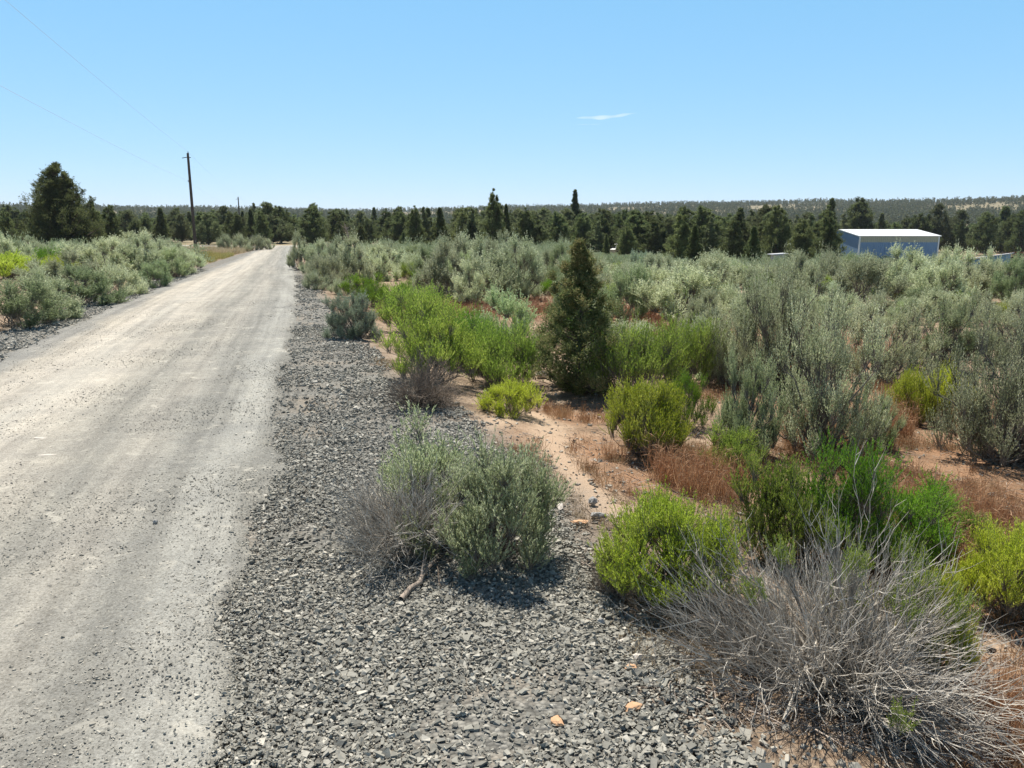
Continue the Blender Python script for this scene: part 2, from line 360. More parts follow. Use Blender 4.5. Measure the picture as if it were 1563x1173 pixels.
def build_ground():
    rr = np.concatenate([[0.0], np.geomspace(.4, 30, 300), np.geomspace(30.4, 1600, 230)[0:], [2200, 3200, 5000, 7500]])
    aa = np.unique(np.concatenate([np.linspace(-42, 42, 520), np.linspace(42, 318, 140)]))
    a = np.radians(aa); a = a[:-1]
    RR, AA = np.meshgrid(rr, a, indexing='ij')
    x = RR*np.sin(AA); y = RR*np.cos(AA); z = ground(x, y)
    u, s = to_us(x, y); sc = np.clip(s, -30, 100)
    ins = np.minimum(u-soilL(sc), soilR(sc)-u)
    z = z - .07*sst(ins, .05, .3)*(s < 101)
    n0, n1 = x.shape; idx = np.arange(n0*n1).reshape(n0, n1)
    q = np.stack([idx[:-1], idx[1:], np.roll(idx, -1, 1)[1:], np.roll(idx, -1, 1)[:-1]], -1).reshape(-1, 4)
    mb = MB(); mb.add(np.stack([x, y, z], -1), q); me = mb.mesh('ground', M['soil'], True)
    x, y, r = x.ravel(), y.ravel(), RR.ravel(); uu, ss = to_us(x, y); sc = np.clip(ss, -30, 100)
    d = {'rust': blob(x, y, rust_blobs), 'path': np.exp(-(seg_dist(x, y, path_pts)/.27)**2),
         'grit': np.exp(-np.maximum(0, uu-soilR(sc))/.35)*(ss < 40)*(uu > 0) + np.exp(-np.maximum(0, soilL(sc)-uu)/.25)*(uu < -3),
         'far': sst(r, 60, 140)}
    for k, v in d.items():
        at_ = me.attributes.new(k, 'FLOAT', 'POINT'); at_.data.foreach_set('value', np.asarray(v, np.float32))
    tag(mobj('ground', me), kind='structure')
build_ground()

def ribbon(name, lo, hi, s, nu, zoff, mat, ext=.25, noise=.12, dip=.06):
    """sheet between two edge functions; the edges sink below the soil along an uneven line"""
    t = np.linspace(0, 1, nu); S, Tt = np.meshgrid(s, t, indexing='ij')
    L0 = lo(S)-ext; H0 = hi(S)+ext; U = L0+(H0-L0)*Tt
    x, y = to_xy(U, S)
    e = np.minimum(U-lo(S), hi(S)-U) + noise*fbm(x*1.7, y*1.7, 4)*1.5 + noise*.5*fbm(x*9, y*9, 2)
    z = ground(x, y) + zoff - (dip+zoff)*(1-sst(e, -.12, .1))
    z = z + .012*fbm(x*.8, y*.8, 3)
    mb = MB(); idx = np.arange(S.size).reshape(S.shape)
    q = np.stack([idx[:-1, :-1], idx[:-1, 1:], idx[1:, 1:], idx[1:, :-1]], -1).reshape(-1, 4)
    mb.add(np.stack([x, y, z], -1), q); me = mb.mesh(name, mat, True)
    uvl = me.uv_layers.new(name='lane'); lv = np.empty(len(me.loops), np.int32); me.loops.foreach_get('vertex_index', lv)
    ln = ((U-lo(S))/(hi(S)-lo(S))).ravel(); sv = S.ravel()
    uvl.data.foreach_set('uv', np.stack([ln[lv], sv[lv]], -1).astype(np.float32).ravel())
    return tag(mobj(name, me), kind='structure')
svals = np.concatenate([np.linspace(-14, .8, 20), np.geomspace(1, 100.5, 520)])
ribbon('gravel_shoulder', lambda s: soilL(s), lambda s: soilR(s), svals, 150, .015, M['bed'])
# the road surface: crowned, a little above the shoulder bed
rdo = ribbon('road', lambda s: creamL(s)-.1, lambda s: packR(s)+.02, svals, 120, .04, M['road'], .3, .16, .03)

# side road the main one turns into
def strip(name, pts, w, zoff, mat, n=60):
    P = np.array(pts); t = np.linspace(0, len(P)-1, n); x = np.interp(t, np.arange(len(P)), P[:, 0]); y = np.interp(t, np.arange(len(P)), P[:, 1])
    tx, ty = np.gradient(x), np.gradient(y); l = np.hypot(tx, ty); nx, ny = -ty/l, tx/l
    a = np.linspace(-1, 1, 9)[None]; X = x[:, None]+nx[:, None]*a*w/2; Y = y[:, None]+ny[:, None]*a*w/2
    Z = ground(X, Y)+zoff-(np.abs(a) > .9)*.3
    mb = MB(); idx = np.arange(X.size).reshape(X.shape)
    mb.add(np.stack([X, Y, Z], -1), np.stack([idx[:-1, :-1], idx[:-1, 1:], idx[1:, 1:], idx[1:, :-1]], -1).reshape(-1, 4))
    me = mb.mesh(name, mat, True); uvl = me.uv_layers.new(name='lane')
    lv = np.empty(len(me.loops), np.int32); me.loops.foreach_get('vertex_index', lv)
    A = (np.broadcast_to(a, X.shape).ravel()+1)/2; S = np.repeat(t*5, 9)
    uvl.data.foreach_set('uv', np.stack([.2+A[lv]*.3, S[lv]], -1).astype(np.float32).ravel())
    return tag(mobj(name, me), kind='structure')
ex, ey = to_xy(-1.8, 99)
strip('side_road', [(ex-18, ey-3), (ex-8, ey+.5), (ex, ey+1.5), (ex+8, ey+2), (ex+22, ey-1), (ex+40, ey-6)], 7, .09, M['road'])
yx, yy = at(1500, 388)
strip('yard_track', [(yx-30, yy+12), (yx-12, yy+3), (yx, yy), (yx+14, yy-2), (yx+40, yy-6)], 13, .1, M['soil'])

# ------------------------------------------------------------------ stones
ICO = None
def ico():
    p = (1+5**.5)/2
    v = nrm(np.array([(-1, p, 0), (1, p, 0), (-1, -p, 0), (1, -p, 0), (0, -1, p), (0, 1, p), (0, -1, -p), (0, 1, -p), (p, 0, -1), (p, 0, 1), (-p, 0, -1), (-p, 0, 1)], float))
    f = np.array([(0, 11, 5), (0, 5, 1), (0, 1, 7), (0, 7, 10), (0, 10, 11), (1, 5, 9), (5, 11, 4), (11, 10, 2), (10, 7, 6), (7, 1, 8), (3, 9, 4), (3, 4, 2), (3, 2, 6), (3, 6, 8), (3, 8, 9), (4, 9, 5), (2, 4, 11), (6, 2, 10), (8, 6, 7), (9, 8, 1)])
    return v, f
IV, IF = ico()
BV = np.array([(x, y, z) for z in (-1, 1) for y in (-1, 1) for x in (-1, 1)], float)*.74
BF = np.array([(0, 2, 3), (0, 3, 1), (4, 5, 7), (4, 7, 6), (0, 1, 5), (0, 5, 4), (2, 6, 7), (2, 7, 3), (0, 4, 6), (0, 6, 2), (1, 3, 7), (1, 7, 5)])
def rotmats(g, n, tilt=1.):
    a = g.uniform(0, 2*np.pi, n); ax = rdir(g, n)*[1, 1, .0]+[0, 0, 1e-3]; ax = nrm(ax); b = g.normal(0, tilt, n)
    K = np.zeros((n, 3, 3)); K[:, 0, 1] = -ax[:, 2]; K[:, 0, 2] = ax[:, 1]; K[:, 1, 0] = ax[:, 2]; K[:, 1, 2] = -ax[:, 0]; K[:, 2, 0] = -ax[:, 1]; K[:, 2, 1] = ax[:, 0]
    Rm = np.eye(3)+np.sin(b)[:, None, None]*K+(1-np.cos(b))[:, None, None]*(K@K)
    Z = np.zeros((n, 3, 3)); Z[:, 0, 0] = np.cos(a); Z[:, 0, 1] = -np.sin(a); Z[:, 1, 0] = np.sin(a); Z[:, 1, 1] = np.cos(a); Z[:, 2, 2] = 1
    return Rm@Z
def stones(mb, x, y, z, size, g, flat=.6, tilt=.5, tint=None):
    n = len(x); J = BV[None]*(1+g.uniform(-.42, .3, (n, 8, 1))) + g.normal(0, .27, (n, 8, 3))
    sc = np.stack([g.uniform(.8, 1.35, n), g.uniform(.6, 1.0, n), g.uniform(.7, 1.2, n)*flat], -1)*size[:, None]/2
    Vv = np.einsum('nij,nkj->nki', rotmats(g, n, tilt), J*sc[:, None])+np.stack([x, y, z], -1)[:, None]
    f = (BF[None]+np.arange(n)[:, None, None]*8).reshape(-1, 3)
    mb.add(Vv, f, np.repeat(g.random(n) if tint is None else tint, 8))

def scatter_us(g, n, s0, s1, ulo, uhi):
    s = s0*(s1/s0)**g.random(n); u = ulo(s)+(uhi(s)-ulo(s))*g.random(n)
    x, y = to_xy(u, s); return x, y, u, s
g = np.random.default_rng(11)
mb = MB()
for s0, s1, dens, sz in [(1.2, 4.5, 5000, .0185), (4.5, 8, 2800, .0205), (8, 16, 700, .027), (16, 34, 120, .032)]:
    w = 2.1; n = int((s1-s0)*w*dens)
    s = g.uniform(s0, s1, n); lo = packR(s)-.12; u = lo+(soilR(s)+.25-lo)*g.random(n)
    x, y = to_xy(u, s)
    edge = fbm(x*1.3, y*1.3, 4)*.55
    keep = (u-packR(s)+edge*.35 > -.06+.22*g.random(n)**2-.1) & (soilR(s)-u+edge > .0-.25*g.random(n)**3)
    bare = fbm(x*1.1+40, y*1.1+7, 4); keep &= ~((bare > .33-.25*(s > 7)) & (g.random(n) < .75))
    x, y, u, s = x[keep], y[keep], u[keep], s[keep]; n = len(x)
    size = sz*np.exp(np.clip(g.normal(0, .34, n), -1, .8)); z = ground(x, y)+.019+g.random(n)*.008
    stones(mb, x, y, z, size, g, .55, .45)
    if s1 <= 8:   # chips filling the gaps
        n = int(n*.9); i = g.integers(0, len(x), n); xx = x[i]+g.normal(0, .03, n); yy_ = y[i]+g.normal(0, .03, n)
        stones(mb, xx, yy_, ground(xx, yy_)+.02, .011*np.exp(g.normal(0, .25, n)), g, .7, .7)
# fine grit grading from the shoulder on to the packed surface
n = 7000; s = 1.3*(14/1.3)**g.random(n); u = packR(s)+.3*g.random(n)-.45*g.random(n)**2.2; x, y = to_xy(u, s)
stones(mb, x, y, ground(x, y)+.043, .0075*np.exp(g.normal(0, .35, n)), g, .5, .4, .5+.5*g.random(n))
# the left gravel edge
n = 9000; s = g.uniform(7, 40, n); u = soilL(s)+(creamL(s)+.1-soilL(s))*g.random(n); x, y = to_xy(u, s)
stones(mb, x, y, ground(x, y)+.02, .035*np.exp(g.normal(0, .3, n)), g, .6, .5)
tag(mobj('crushed_gravel', mb.mesh('crushed_gravel', M['gravel'])), 'loose grey crushed rock heaped along the shoulders of the road', 'gravel', kind='stuff')
# pebbles on the road and on the soil
mb = MB(); n = 90000; s = 1.3*(22/1.3)**g.random(n); u = creamL(s)+(packR(s)-creamL(s))*g.random(n)**.8; x, y = to_xy(u, s)
k = fbm(x*.9, y*.9, 3) > -.25+.5*g.random(n)-.2; x, y, s = x[k], y[k], s[k]
stones(mb, x, y, ground(x, y)+.041, .0062*np.exp(np.clip(g.normal(0, .5, len(x)), -1, 1.2)), g, .5, .4)
tag(mobj('road_pebbles', mb.mesh('road_pebbles', M['pebble'])), 'small pale and grey pebbles strewn over the packed road', 'pebbles', kind='stuff')
mb = MB(); n = 9000; px = g.uniform(720, 1640, n); s = 2.2*(14/2.2)**g.random(n); y = s; x = (px-CX)/F*s
u, ss = to_us(x, y); k = (u > soilR(np.clip(ss, -30, 100))-.1) & (g.random(n) < .35+.65*np.exp(-np.maximum(0, u-soilR(np.clip(ss, -30, 100)))/.6)); x, y = x[k], y[k]
stones(mb, x, y, ground(x, y)+.004, .021*np.exp(np.clip(g.normal(0, .5, len(x)), -1, .9)), g, .6, .5)
tag(mobj('soil_pebbles', mb.mesh('soil_pebbles', M['pebble'])), 'scattered tan pebbles on the bare soil among the shrubs', 'pebbles', kind='stuff')

def rock(px, py, w, l, h, mat, label, rz=0, seed=1, sub=True, name='rock', group=None, sink=.2):
    x, y = at(px, py); g = np.random.default_rng(seed)
    v = IV*(1+g.uniform(-.22, .22, (12, 1))); f = IF
    for _ in range(2):
        e = {}; nf = []; v = list(map(tuple, v))
        def midp(a, b):
            k = (min(a, b), max(a, b))
            if k not in e:
                p = (np.array(v[a])+np.array(v[b]))/2; v.append(tuple(p*(1+g.normal(0, .035)))); e[k] = len(v)-1
            return e[k]
        for a, b, c_ in f:
            p, q, r_ = midp(a, b), midp(b, c_), midp(c_, a); nf += [(a, p, r_), (b, q, p), (c_, r_, q), (p, q, r_)]
        f = np.array(nf); v = np.array(v)
    mbx = MB(); mbx.add(v*[w/2, l/2, h/2], f, g.random(len(v))*.3+.4)
    o = mobj(name, mbx.mesh(name, M[mat])); o.location = (x, y, float(ground(x, y))+h*(.5-sink)+.01); o.rotation_euler = (g.normal(0, .1), g.normal(0, .1), rz)
    return tag(o, label, 'rock', group)
rock(850, 1110, .055, .075, .03, 'rock_orange', 'small upright orange chip lying loose on the grey gravel nearest the camera', .3, 1, sink=0)
rock(966, 1088, .085, .06, .03, 'rock_orange', 'flat orange brown stone at the tips of the big dead shrub', .1, 2, sink=0)
rock(962, 1026, .07, .05, .025, 'rock_orange', 'small flat orange stone beside the tan one on the gravel', .5, 3, sink=0)
rock(973, 1012, .055, .045, .04, 'rock_pale', 'rounded tan stone just behind the flat orange one', .2, 4, sink=.05)
rock(949, 985, .05, .03, .02, 'rock_pale', 'small white flake stone in the gravel below the yellow green shrub', 1, 5, sink=0)
rock(918, 958, .045, .05, .045, 'rock_grey', 'rounded brown grey cobble at the gravel edge under the yellow green shrub', .3, 6, sink=.05)
rock(853, 776, .065, .15, .035, 'rock_pale', 'long pale slab of stone to the right of the leafy foreground sagebrush', .25, 7, sink=.1)
rock(884, 802, .15, .06, .03, 'rock_orange', 'flat buff slab on the soil at the foot of the footpath', -.2, 8, sink=.1)
rock(905, 772, .08, .06, .06, 'rock_grey', 'pale grey lump of rock above the dark one beside the footpath', .3, 9, sink=.1)
rock(913, 793, .12, .07, .05, 'rock_grey', 'dark cracked rock below the pale grey lump beside the footpath', -.5, 10, sink=.1)
rock(826, 578, .20, .14, .13, 'rock_pale', 'white boulder in the shade at the left foot of the young juniper', .3, 11, sink=.2)
rock(72, 702, .17, .07, .02, 'rock_pale', 'flat white slab set in the road surface at the left', .1, 12, sink=-.9)
rock(63, 676, .12, .05, .015, 'rock_pale', 'thin pale flake in the road just behind the white slab', .2, 13, sink=-1.6)
rock(238, 808, .035, .03, .03, 'rock_grey', 'dark pebble alone on the grey middle of the road', .2, 14, sink=-.9)
rock(1560, 935, .1, .08, .05, 'rock_pale', 'pale stone at the right picture edge beside the rabbitbrush', .2, 15)

# ------------------------------------------------------------------ shrubs
def lumps_dome(g, nl, W, H, low, lean, rmin=.55, rag=1.0):
    az = g.permutation(nl)*2.39996+g.uniform(-.4, .4, nl); zz = low+(1-low)*((np.arange(nl)+.5)/nl)
    el = np.arcsin(np.clip(zz, 0, 1)); r = rmin+(1-rmin)*g.random(nl)**.6; r *= 1+g.normal(0, .07, nl)+rag*(np.sin(az*3+g.uniform(0, 6))*.16+np.sin(az*5+zz*7+g.uniform(0, 6))*.12+g.normal(0, .08, nl))
    c = np.stack([np.cos(el)*np.cos(az)*W/2*r, np.cos(el)*np.sin(az)*W/2*r, np.sin(el)*H*r], -1)
    c[:, 0] += lean[0]*c[:, 2]; c[:, 1] += lean[1]*c[:, 2]; return c
def shrub(seed, W, H, nl, ns, nleaf, lL, lW, lump=.2, up=.5, low=.12, stem_r=.012, t0=.25, spread=.8, lean=(0, 0), rmin=.55, bare=0, shoot_r=.0016, sl=1.3, baser=.08, leafmat='sage', stemmat='stem', plume=(1, 1), rag=1.0):
    g = np.random.default_rng(seed); st = MB(); lf = MB()
    lw = lump*max(W, H)*.5
    c = lumps_dome(g, nl, W-lw, H-lw*1.1, low, lean, rmin, rag)
    a = g.uniform(0, 2*np.pi, nl); b = np.stack([np.cos(a), np.sin(a), 0*a], -1)*(baser*W*np.sqrt(g.random(nl)))[:, None]; b[:, 2] = -.03
    b[:, :2] += c[:, :2]*.06
    p2 = c-np.array([0, 0, lw*.5]); mid = b+(p2-b)*[[.45, .45, .45]]
    mid[:, 2] += (.18-.25*up)*H*0+ (p2[:, 2])*(.0+.12*g.random(nl)); mid[:, :2] += (p2[:, :2]-b[:, :2])*(.12-.3*up)
    P = bez(b, mid, p2, 7); P[:, 1:-1] += g.normal(0, .018*W, (nl, 5, 3))
    rr = stem_r*g.uniform(.5, 1.2, nl); tubes(st, P, rr, rr*.3, 5, None, g)
    # side twigs along stems
    k = 4; idx = np.repeat(np.arange(nl), k); t = g.uniform(.3, .95, nl*k)
    q0 = np.stack([np.interp(t*6, np.arange(7), np.arange(7))]*1)[0]
    i0 = np.clip(q0.astype(int), 0, 5); fr = (q0-i0)[:, None]; A = P[idx, i0]*(1-fr)+P[idx, i0+1]*fr
    D = nrm(rdir(g, len(A))*[1, 1, .6]+nrm(P[idx, i0+1]-P[idx, i0])*.8+[0, 0, .4]); Ls = g.uniform(.12, .35, len(A))[:, None]*W*.5
    tubes(st, bez(A, A+D*Ls*.5+[0, 0, 0], A+D*Ls+np.array([0, 0, 1])*Ls*.2, 4), stem_r*.3, stem_r*.08, 3, None, g)
    # shoots
    n = nl*ns; idx = np.repeat(np.arange(nl), ns); cc = c[idx]
    d = rdir(g, n); d[:, 2] = np.abs(d[:, 2])*1.1-.25; out = nrm(cc*[1, 1, .5]+[0, 0, 1e-3])
    r = g.random(n)[:, None]**.4
    s0 = p2[idx]+rdir(g, n)*lw*.18
    tip = cc+(d*r*[plume[0], plume[0], plume[1]]+out*.25*spread+np.array([0, 0, up*.5]))*lw*sl*g.uniform(.75, 1.2, n)[:, None]
    mid = (s0+tip)/2+out*lw*.12-np.array([0, 0, .1*lw])+rdir(g, n)*lw*.08
    tubes(st, bez(s0, mid, tip, 4), shoot_r, shoot_r*.4, 3, None, g)
    if nleaf:
        m = n*nleaf; i = np.repeat(np.arange(n), nleaf)
        if bare: kp = g.random(m) > bare*(c[idx[i], 2] < .35*H); i = i[kp]; m = len(i)
        t = (t0+(1-t0)*g.random(m)**.8)[:, None]
        P0 = s0[i]*(1-t)**2+2*mid[i]*t*(1-t)+tip[i]*t*t
        T = nrm((mid[i]-s0[i])*(1-t)+(tip[i]-mid[i])*t)
        D = nrm(T*1.1+rdir(g, m)*spread+[0, 0, up*.4])
        leaves(lf, P0, D, lL*g.uniform(.6, 1.25, m), lW*g.uniform(.7, 1.25, m), g)
    parts = [('stems', st.mesh('stems', M[stemmat]))]
    if nleaf: parts.append(('foliage', lf.mesh('foliage', M[leafmat])))
    return dict(parts=parts, W=W, H=H)
def dead(seed, W, H, n1, n2, n3, mat='dead', arch=.5, low=.02, green=None):
    """bare shrub: arching branches > twigs > fine twiglets"""
    g = np.random.default_rng(seed); mb = MB()
    kc = max(7, n1//12); caz = np.arange(kc)*2.39996+g.uniform(-.4, .4, kc); cel = np.arcsin(g.uniform(low, 1, kc)**1.2); cr = g.uniform(.62, 1, kc); ci = g.integers(0, kc, n1)
    az = caz[ci]+g.normal(0, .2, n1)/np.maximum(np.cos(cel[ci]), .35); el = np.clip(cel[ci]+g.normal(0, .16, n1), .02, 1.5); r = cr[ci]*g.uniform(.6, 1.05, n1)
    tip = np.stack([np.cos(el)*np.cos(az)*W/2*r, np.cos(el)*np.sin(az)*W/2*r, np.sin(el)*H*r+.02], -1)
    b = np.stack([np.cos(az), np.sin(az), 0*az], -1)*(.06*W*g.random(n1))[:, None]
    mid = b*.4+tip*.5; mid[:, 2] += arch*H*.35*np.cos(el); P = bez(b, mid, tip, 8); P[:, 1:] += np.cumsum(g.normal(0, .014*W, (n1, 7, 3)), 1)
    P[..., 2] = np.maximum(P[..., 2], .015)
    rr = .0075*g.uniform(.4, 1.6, n1)*(W/1.2); tubes(mb, P, rr, rr*.2, 5, g.uniform(0, .3, n1), g)
    def sub(P, k, L0, L1, r0, spread, n=6, lo=0, hi=1):
        N_, n_, _ = P.shape; idx = np.repeat(np.arange(N_), k); t = g.uniform(.22, .99, N_*k)*(n_-1); i0 = np.clip(t.astype(int), 0, n_-2); fr = (t-i0)[:, None]
        A = P[idx, i0]*(1-fr)+P[idx, i0+1]*fr; T = nrm(P[idx, i0+1]-P[idx, i0])
        D = nrm(T+rdir(g, len(A))*spread+[0, 0, .12]); Ln = g.uniform(L0, L1, len(A))[:, None]
        Q = bez(A, A+D*Ln*.5+rdir(g, len(A))*Ln*.08, A+D*Ln+nrm(T+[0, 0, .5])*Ln*.25, n); Q[:, 1:] += np.cumsum(g.normal(0, 1, (len(A), n-1, 3))*Ln[:, None]*.035, 1); Q[..., 2] = np.maximum(Q[..., 2], .01)
        tubes(mb, Q, r0*g.uniform(.6, 1.3, len(A)), r0*.25, 3, g.uniform(lo, hi, len(A)), g); return Q
    Q = sub(P, n2, .07*W, .24*W, .0026*(W/1.2)**.5, .8, 6, 0, .75); Q2 = sub(Q, n3, .02*W, .10*W, .0013*(W/1.2)**.5, .95, 4)
    parts = []
    if green:
        lf = MB()
        for (gx, gy, gz, gr) in green:
            k = int(42*gr/.12); c0 = np.array([gx, gy, gz]); B = c0+rdir(g, k)*gr*[.8, .8, .6]*g.random((k, 1))**.5; Tt = B+nrm(rdir(g, k)*.35+[gx*.6, gy*.6, 1.])*g.uniform(.05, .12, (k, 1))
            tubes(mb, bez(c0-np.array([gx, gy, gz])*.55+0*B, c0-np.array([gx, gy, gz])*.1+0*B-[0, 0, .02], B, 5), .002, .001, 3, .3, g); tubes(mb, bez(B, (B+Tt)/2, Tt, 3), .0012, .0008, 3, .4, g)
            i = np.repeat(np.arange(k), 22); t = g.random(len(i))[:, None]; leaves(lf, B[i]*(1-t)+Tt[i]*t, nrm(nrm(Tt-B)[i]+rdir(g, len(i))*.75), .021*g.uniform(.6, 1.2, len(i)), .0036, g)
        parts.append(('green_sprigs', lf.mesh('green_sprigs', M['yellow_dull'])))
    parts.insert(0, ('branches', mb.mesh('branches', M[mat])))
    return dict(parts=parts, W=W, H=H)

def juniper(seed, H, Rr, nl, ns, nleaf, lL, lW, power=.75, mat='juniper', bare=.06, lump=.16, spiky=.3, tipmat=None, trunk_r=.14, nld_on=True):
    g = np.random.default_rng(seed); st = MB(); lf = MB(); tp = MB()
    t = bare+(1-bare)*((np.arange(nl)+.5)/nl)**1.1; az = np.arange(nl)*2.39996+g.uniform(-.5, .5, nl)
    env = (1-t)**power*(.55+.45*sst(t, bare-.02, bare+.18)); lob = 1+.22*np.sin(az*2+seed)+.22*np.sin(az*4+t*11+seed*2)+.12*np.sin(t*23+az)+g.normal(0, .1, nl)
    r = Rr*env*lob*(.2+.9*g.random(nl)**.6)+.02*Rr
    nld = 5; la = g.uniform(0, 6.28, nld); lr = Rr*g.uniform(.3, .62, nld); lh = g.uniform(.55, .9, nld); wsel = g.integers(-3, nld, nl) if nld_on else np.full(nl, -1); zc = t*H*(1-.04*g.random(nl))
    c = np.stack([np.cos(az)*r, np.sin(az)*r, zc], -1); c[:, :2] += (g.normal(0, .03, 2)*Rr)
    on = wsel >= 0; ws = np.maximum(wsel, 0)
    c[on, :2] = c[on, :2]*.55+np.stack([np.cos(la[ws]), np.sin(la[ws])], -1)[on]*lr[ws][on][:, None]*np.clip(1.15-.5*t[on], 0, 1)[:, None]; c[on, 2] *= lh[ws][on]; zc = c[:, 2]
    lw = lump*Rr*(.35+.8*env)*g.uniform(.7, 1.35, nl)
    # trunk
    zz = np.linspace(0, .93, 9)*H; tr = np.stack([g.normal(0, .015*H*.4, 9).cumsum()*.3, g.normal(0, .015*H*.4, 9).cumsum()*.3, zz], -1); tr[0, 2] = -.15
    tubes(st, tr[None], trunk_r, trunk_r*.1, 8, .4, g)
    b0 = np.stack([np.interp(np.clip(zc-.55*r, .02*H, H), zz, tr[:, 0]), np.interp(np.clip(zc-.55*r, .02*H, H), zz, tr[:, 1]), np.clip(zc-.55*r, .02*H, .9*H)], -1)
    tubes(st, bez(b0, (b0+c)/2-[0, 0, .02*H], c, 5), trunk_r*.25, trunk_r*.05, 4, None, g)
    n = nl*ns; i = np.repeat(np.arange(nl), ns); lwi = lw[i][:, None]; out = nrm(c[i]*[1, 1, 0]+[0, 0, 1e-3])
    s0 = c[i]+rdir(g, n)*lwi*.45
    up = np.array([0, 0, 1.])
    D = nrm(rdir(g, n)*.65+out*.45+up*(.55+spiky)); Ls = lwi*g.uniform(.7, 1.5+spiky, n)[:, None]
    tip = s0+D*Ls
    m = n*nleaf; j = np.repeat(np.arange(n), nleaf); tt = g.random(m)[:, None]
    P0 = s0[j]+(tip[j]-s0[j])*tt+rdir(g, m)*lL*.35
    Dl = nrm(D[j]*.9+rdir(g, m)*.8); LL = lL*g.uniform(.6, 1.3, m); WW = lW*g.uniform(.6, 1.3, m)
    if tipmat:
        outer = (g.random(m) < .65*sst(np.linalg.norm(c[i][j][:, :2], axis=1)/(Rr*env[i][j]+.01), .5, 1.)*(.4+.9*t[i][j])); 
        leaves(lf, P0[~outer], Dl[~outer], LL[~outer], WW[~outer], g); leaves(tp, P0[outer], Dl[outer], LL[outer], WW[outer], g)
    else: leaves(lf, P0, Dl, LL, WW, g)
    # inner foliage that closes the crown
    k = nl*14; ii = g.integers(0, nl, k); Pi = c[ii]*np.stack([*([g.uniform(.2, .95, k)]*2), g.uniform(.92, 1.0, k)], -1)+rdir(g, k)*lw[ii][:, None]*.8
    leaves(lf, Pi, rdir(g, k), lL*1.6, lW*2.2, g)
    parts = [('trunk', st.mesh('trunk', M['trunk'])), ('crown', lf.mesh('crown', M[mat]))]
    if tipmat: parts.append(('brown_tips', tp.mesh('brown_tips', M[tipmat])))
    return dict(parts=parts, W=2*Rr, H=H)

PR = {}
def sv(key, base, **kw): PR[key] = shrub(**{**base, **kw})
S = dict(W=1.2, H=1.1, nl=28, ns=52, nleaf=20, lL=.034, lW=.0115, lump=.34, up=.7, low=.06, leafmat='sage', plume=(.7, 1.15), spread=1.1, rmin=.8)
sv('sage_a', S, seed=1); sv('sage_b', S, seed=2, nl=22, lump=.40, W=1.3, H=1.0); sv('sage_c', S, seed=3, nl=36, lump=.29, H=1.2, sl=1.6)
sv('sage_d', S, seed=4, nl=28, lump=.34, leafmat='sage_green', sl=1.4); sv('sage_e', S, seed=5, nl=22, lump=.34, low=.3, rmin=.75, H=1.3, stem_r=.022)
sv('sage_round', S, seed=6, nl=90, ns=26, nleaf=20, lump=.24, W=1.0, H=.9, lL=.03, lW=.005, low=.02, leafmat='sage_blue', rmin=.75)
W_ = dict(W=1.4, H=1.5, nl=58, ns=32, nleaf=26, lL=.026, lW=.0056, plume=(.55, 1.35), lump=.21, up=.9, low=.1, sl=1.7, leafmat='sage_olive', stem_r=.018, shoot_r=.0018, rmin=.45)
sv('wispy_a', W_, seed=11); sv('wispy_b', W_, seed=12, W=1.7, H=1.4, low=.15, nl=90); sv('wispy_c', W_, seed=13, leafmat='sage_green', W=1.2, H=1.1, nl=64)
Y = dict(W=1.0, H=.75, nl=46, ns=28, nleaf=20, lL=.034, lW=.0048, plume=(.75, 1.1), lump=.23, up=1.1, low=.25, spread=.5, sl=1.6, leafmat='yellow', rmin=.7, stem_r=.008)
sv('yellow_a', Y, seed=21, rag=.35, nl=64, low=.12); sv('yellow_b', Y, seed=22, low=.3, H=.85, nl=60, leafmat='yellow_dull'); sv('yellow_c', Y, seed=23, leafmat='yellow_dull', nl=50, lump=.32)
sv('green_a', Y, seed=24, leafmat='green', H=.9, low=.1); sv('green_b', Y, seed=25, leafmat='green', nl=56, lump=.3)
PR['dead_b'] = dead(32, 1.1, .5, 70, 9, 5, 'dead_brown', low=.0); PR['dead_c'] = dead(33, .8, .4, 30, 6, 3)
J = dict(H=6.0, Rr=1.95, nl=150, ns=18, nleaf=9, lL=.17, lW=.05, lump=.17, spiky=.45)
def jv(k, **kw): PR[k] = juniper(**{**J, **kw})
jv('jun_a', seed=41, power=.9); jv('jun_b', seed=42, Rr=1.5, power=.8, mat='juniper_grey'); jv('jun_c', seed=43, Rr=2.4, H=5.5, power=.65, bare=.14, mat='juniper_grey')
jv('jun_d', seed=44, Rr=1.15, H=6.5, power=.85, nld_on=False); jv('jun_e', seed=45, Rr=2.2, power=.78, bare=.1); jv('jun_f', seed=46, Rr=1.8, H=5, power=.6, bare=.18, spiky=.6)
PR['jun_big'] = juniper(47, 8.2, 3.9, 560, 19, 10, .17, .052, .66, 'juniper', .03, .13, .55, trunk_r=.3)

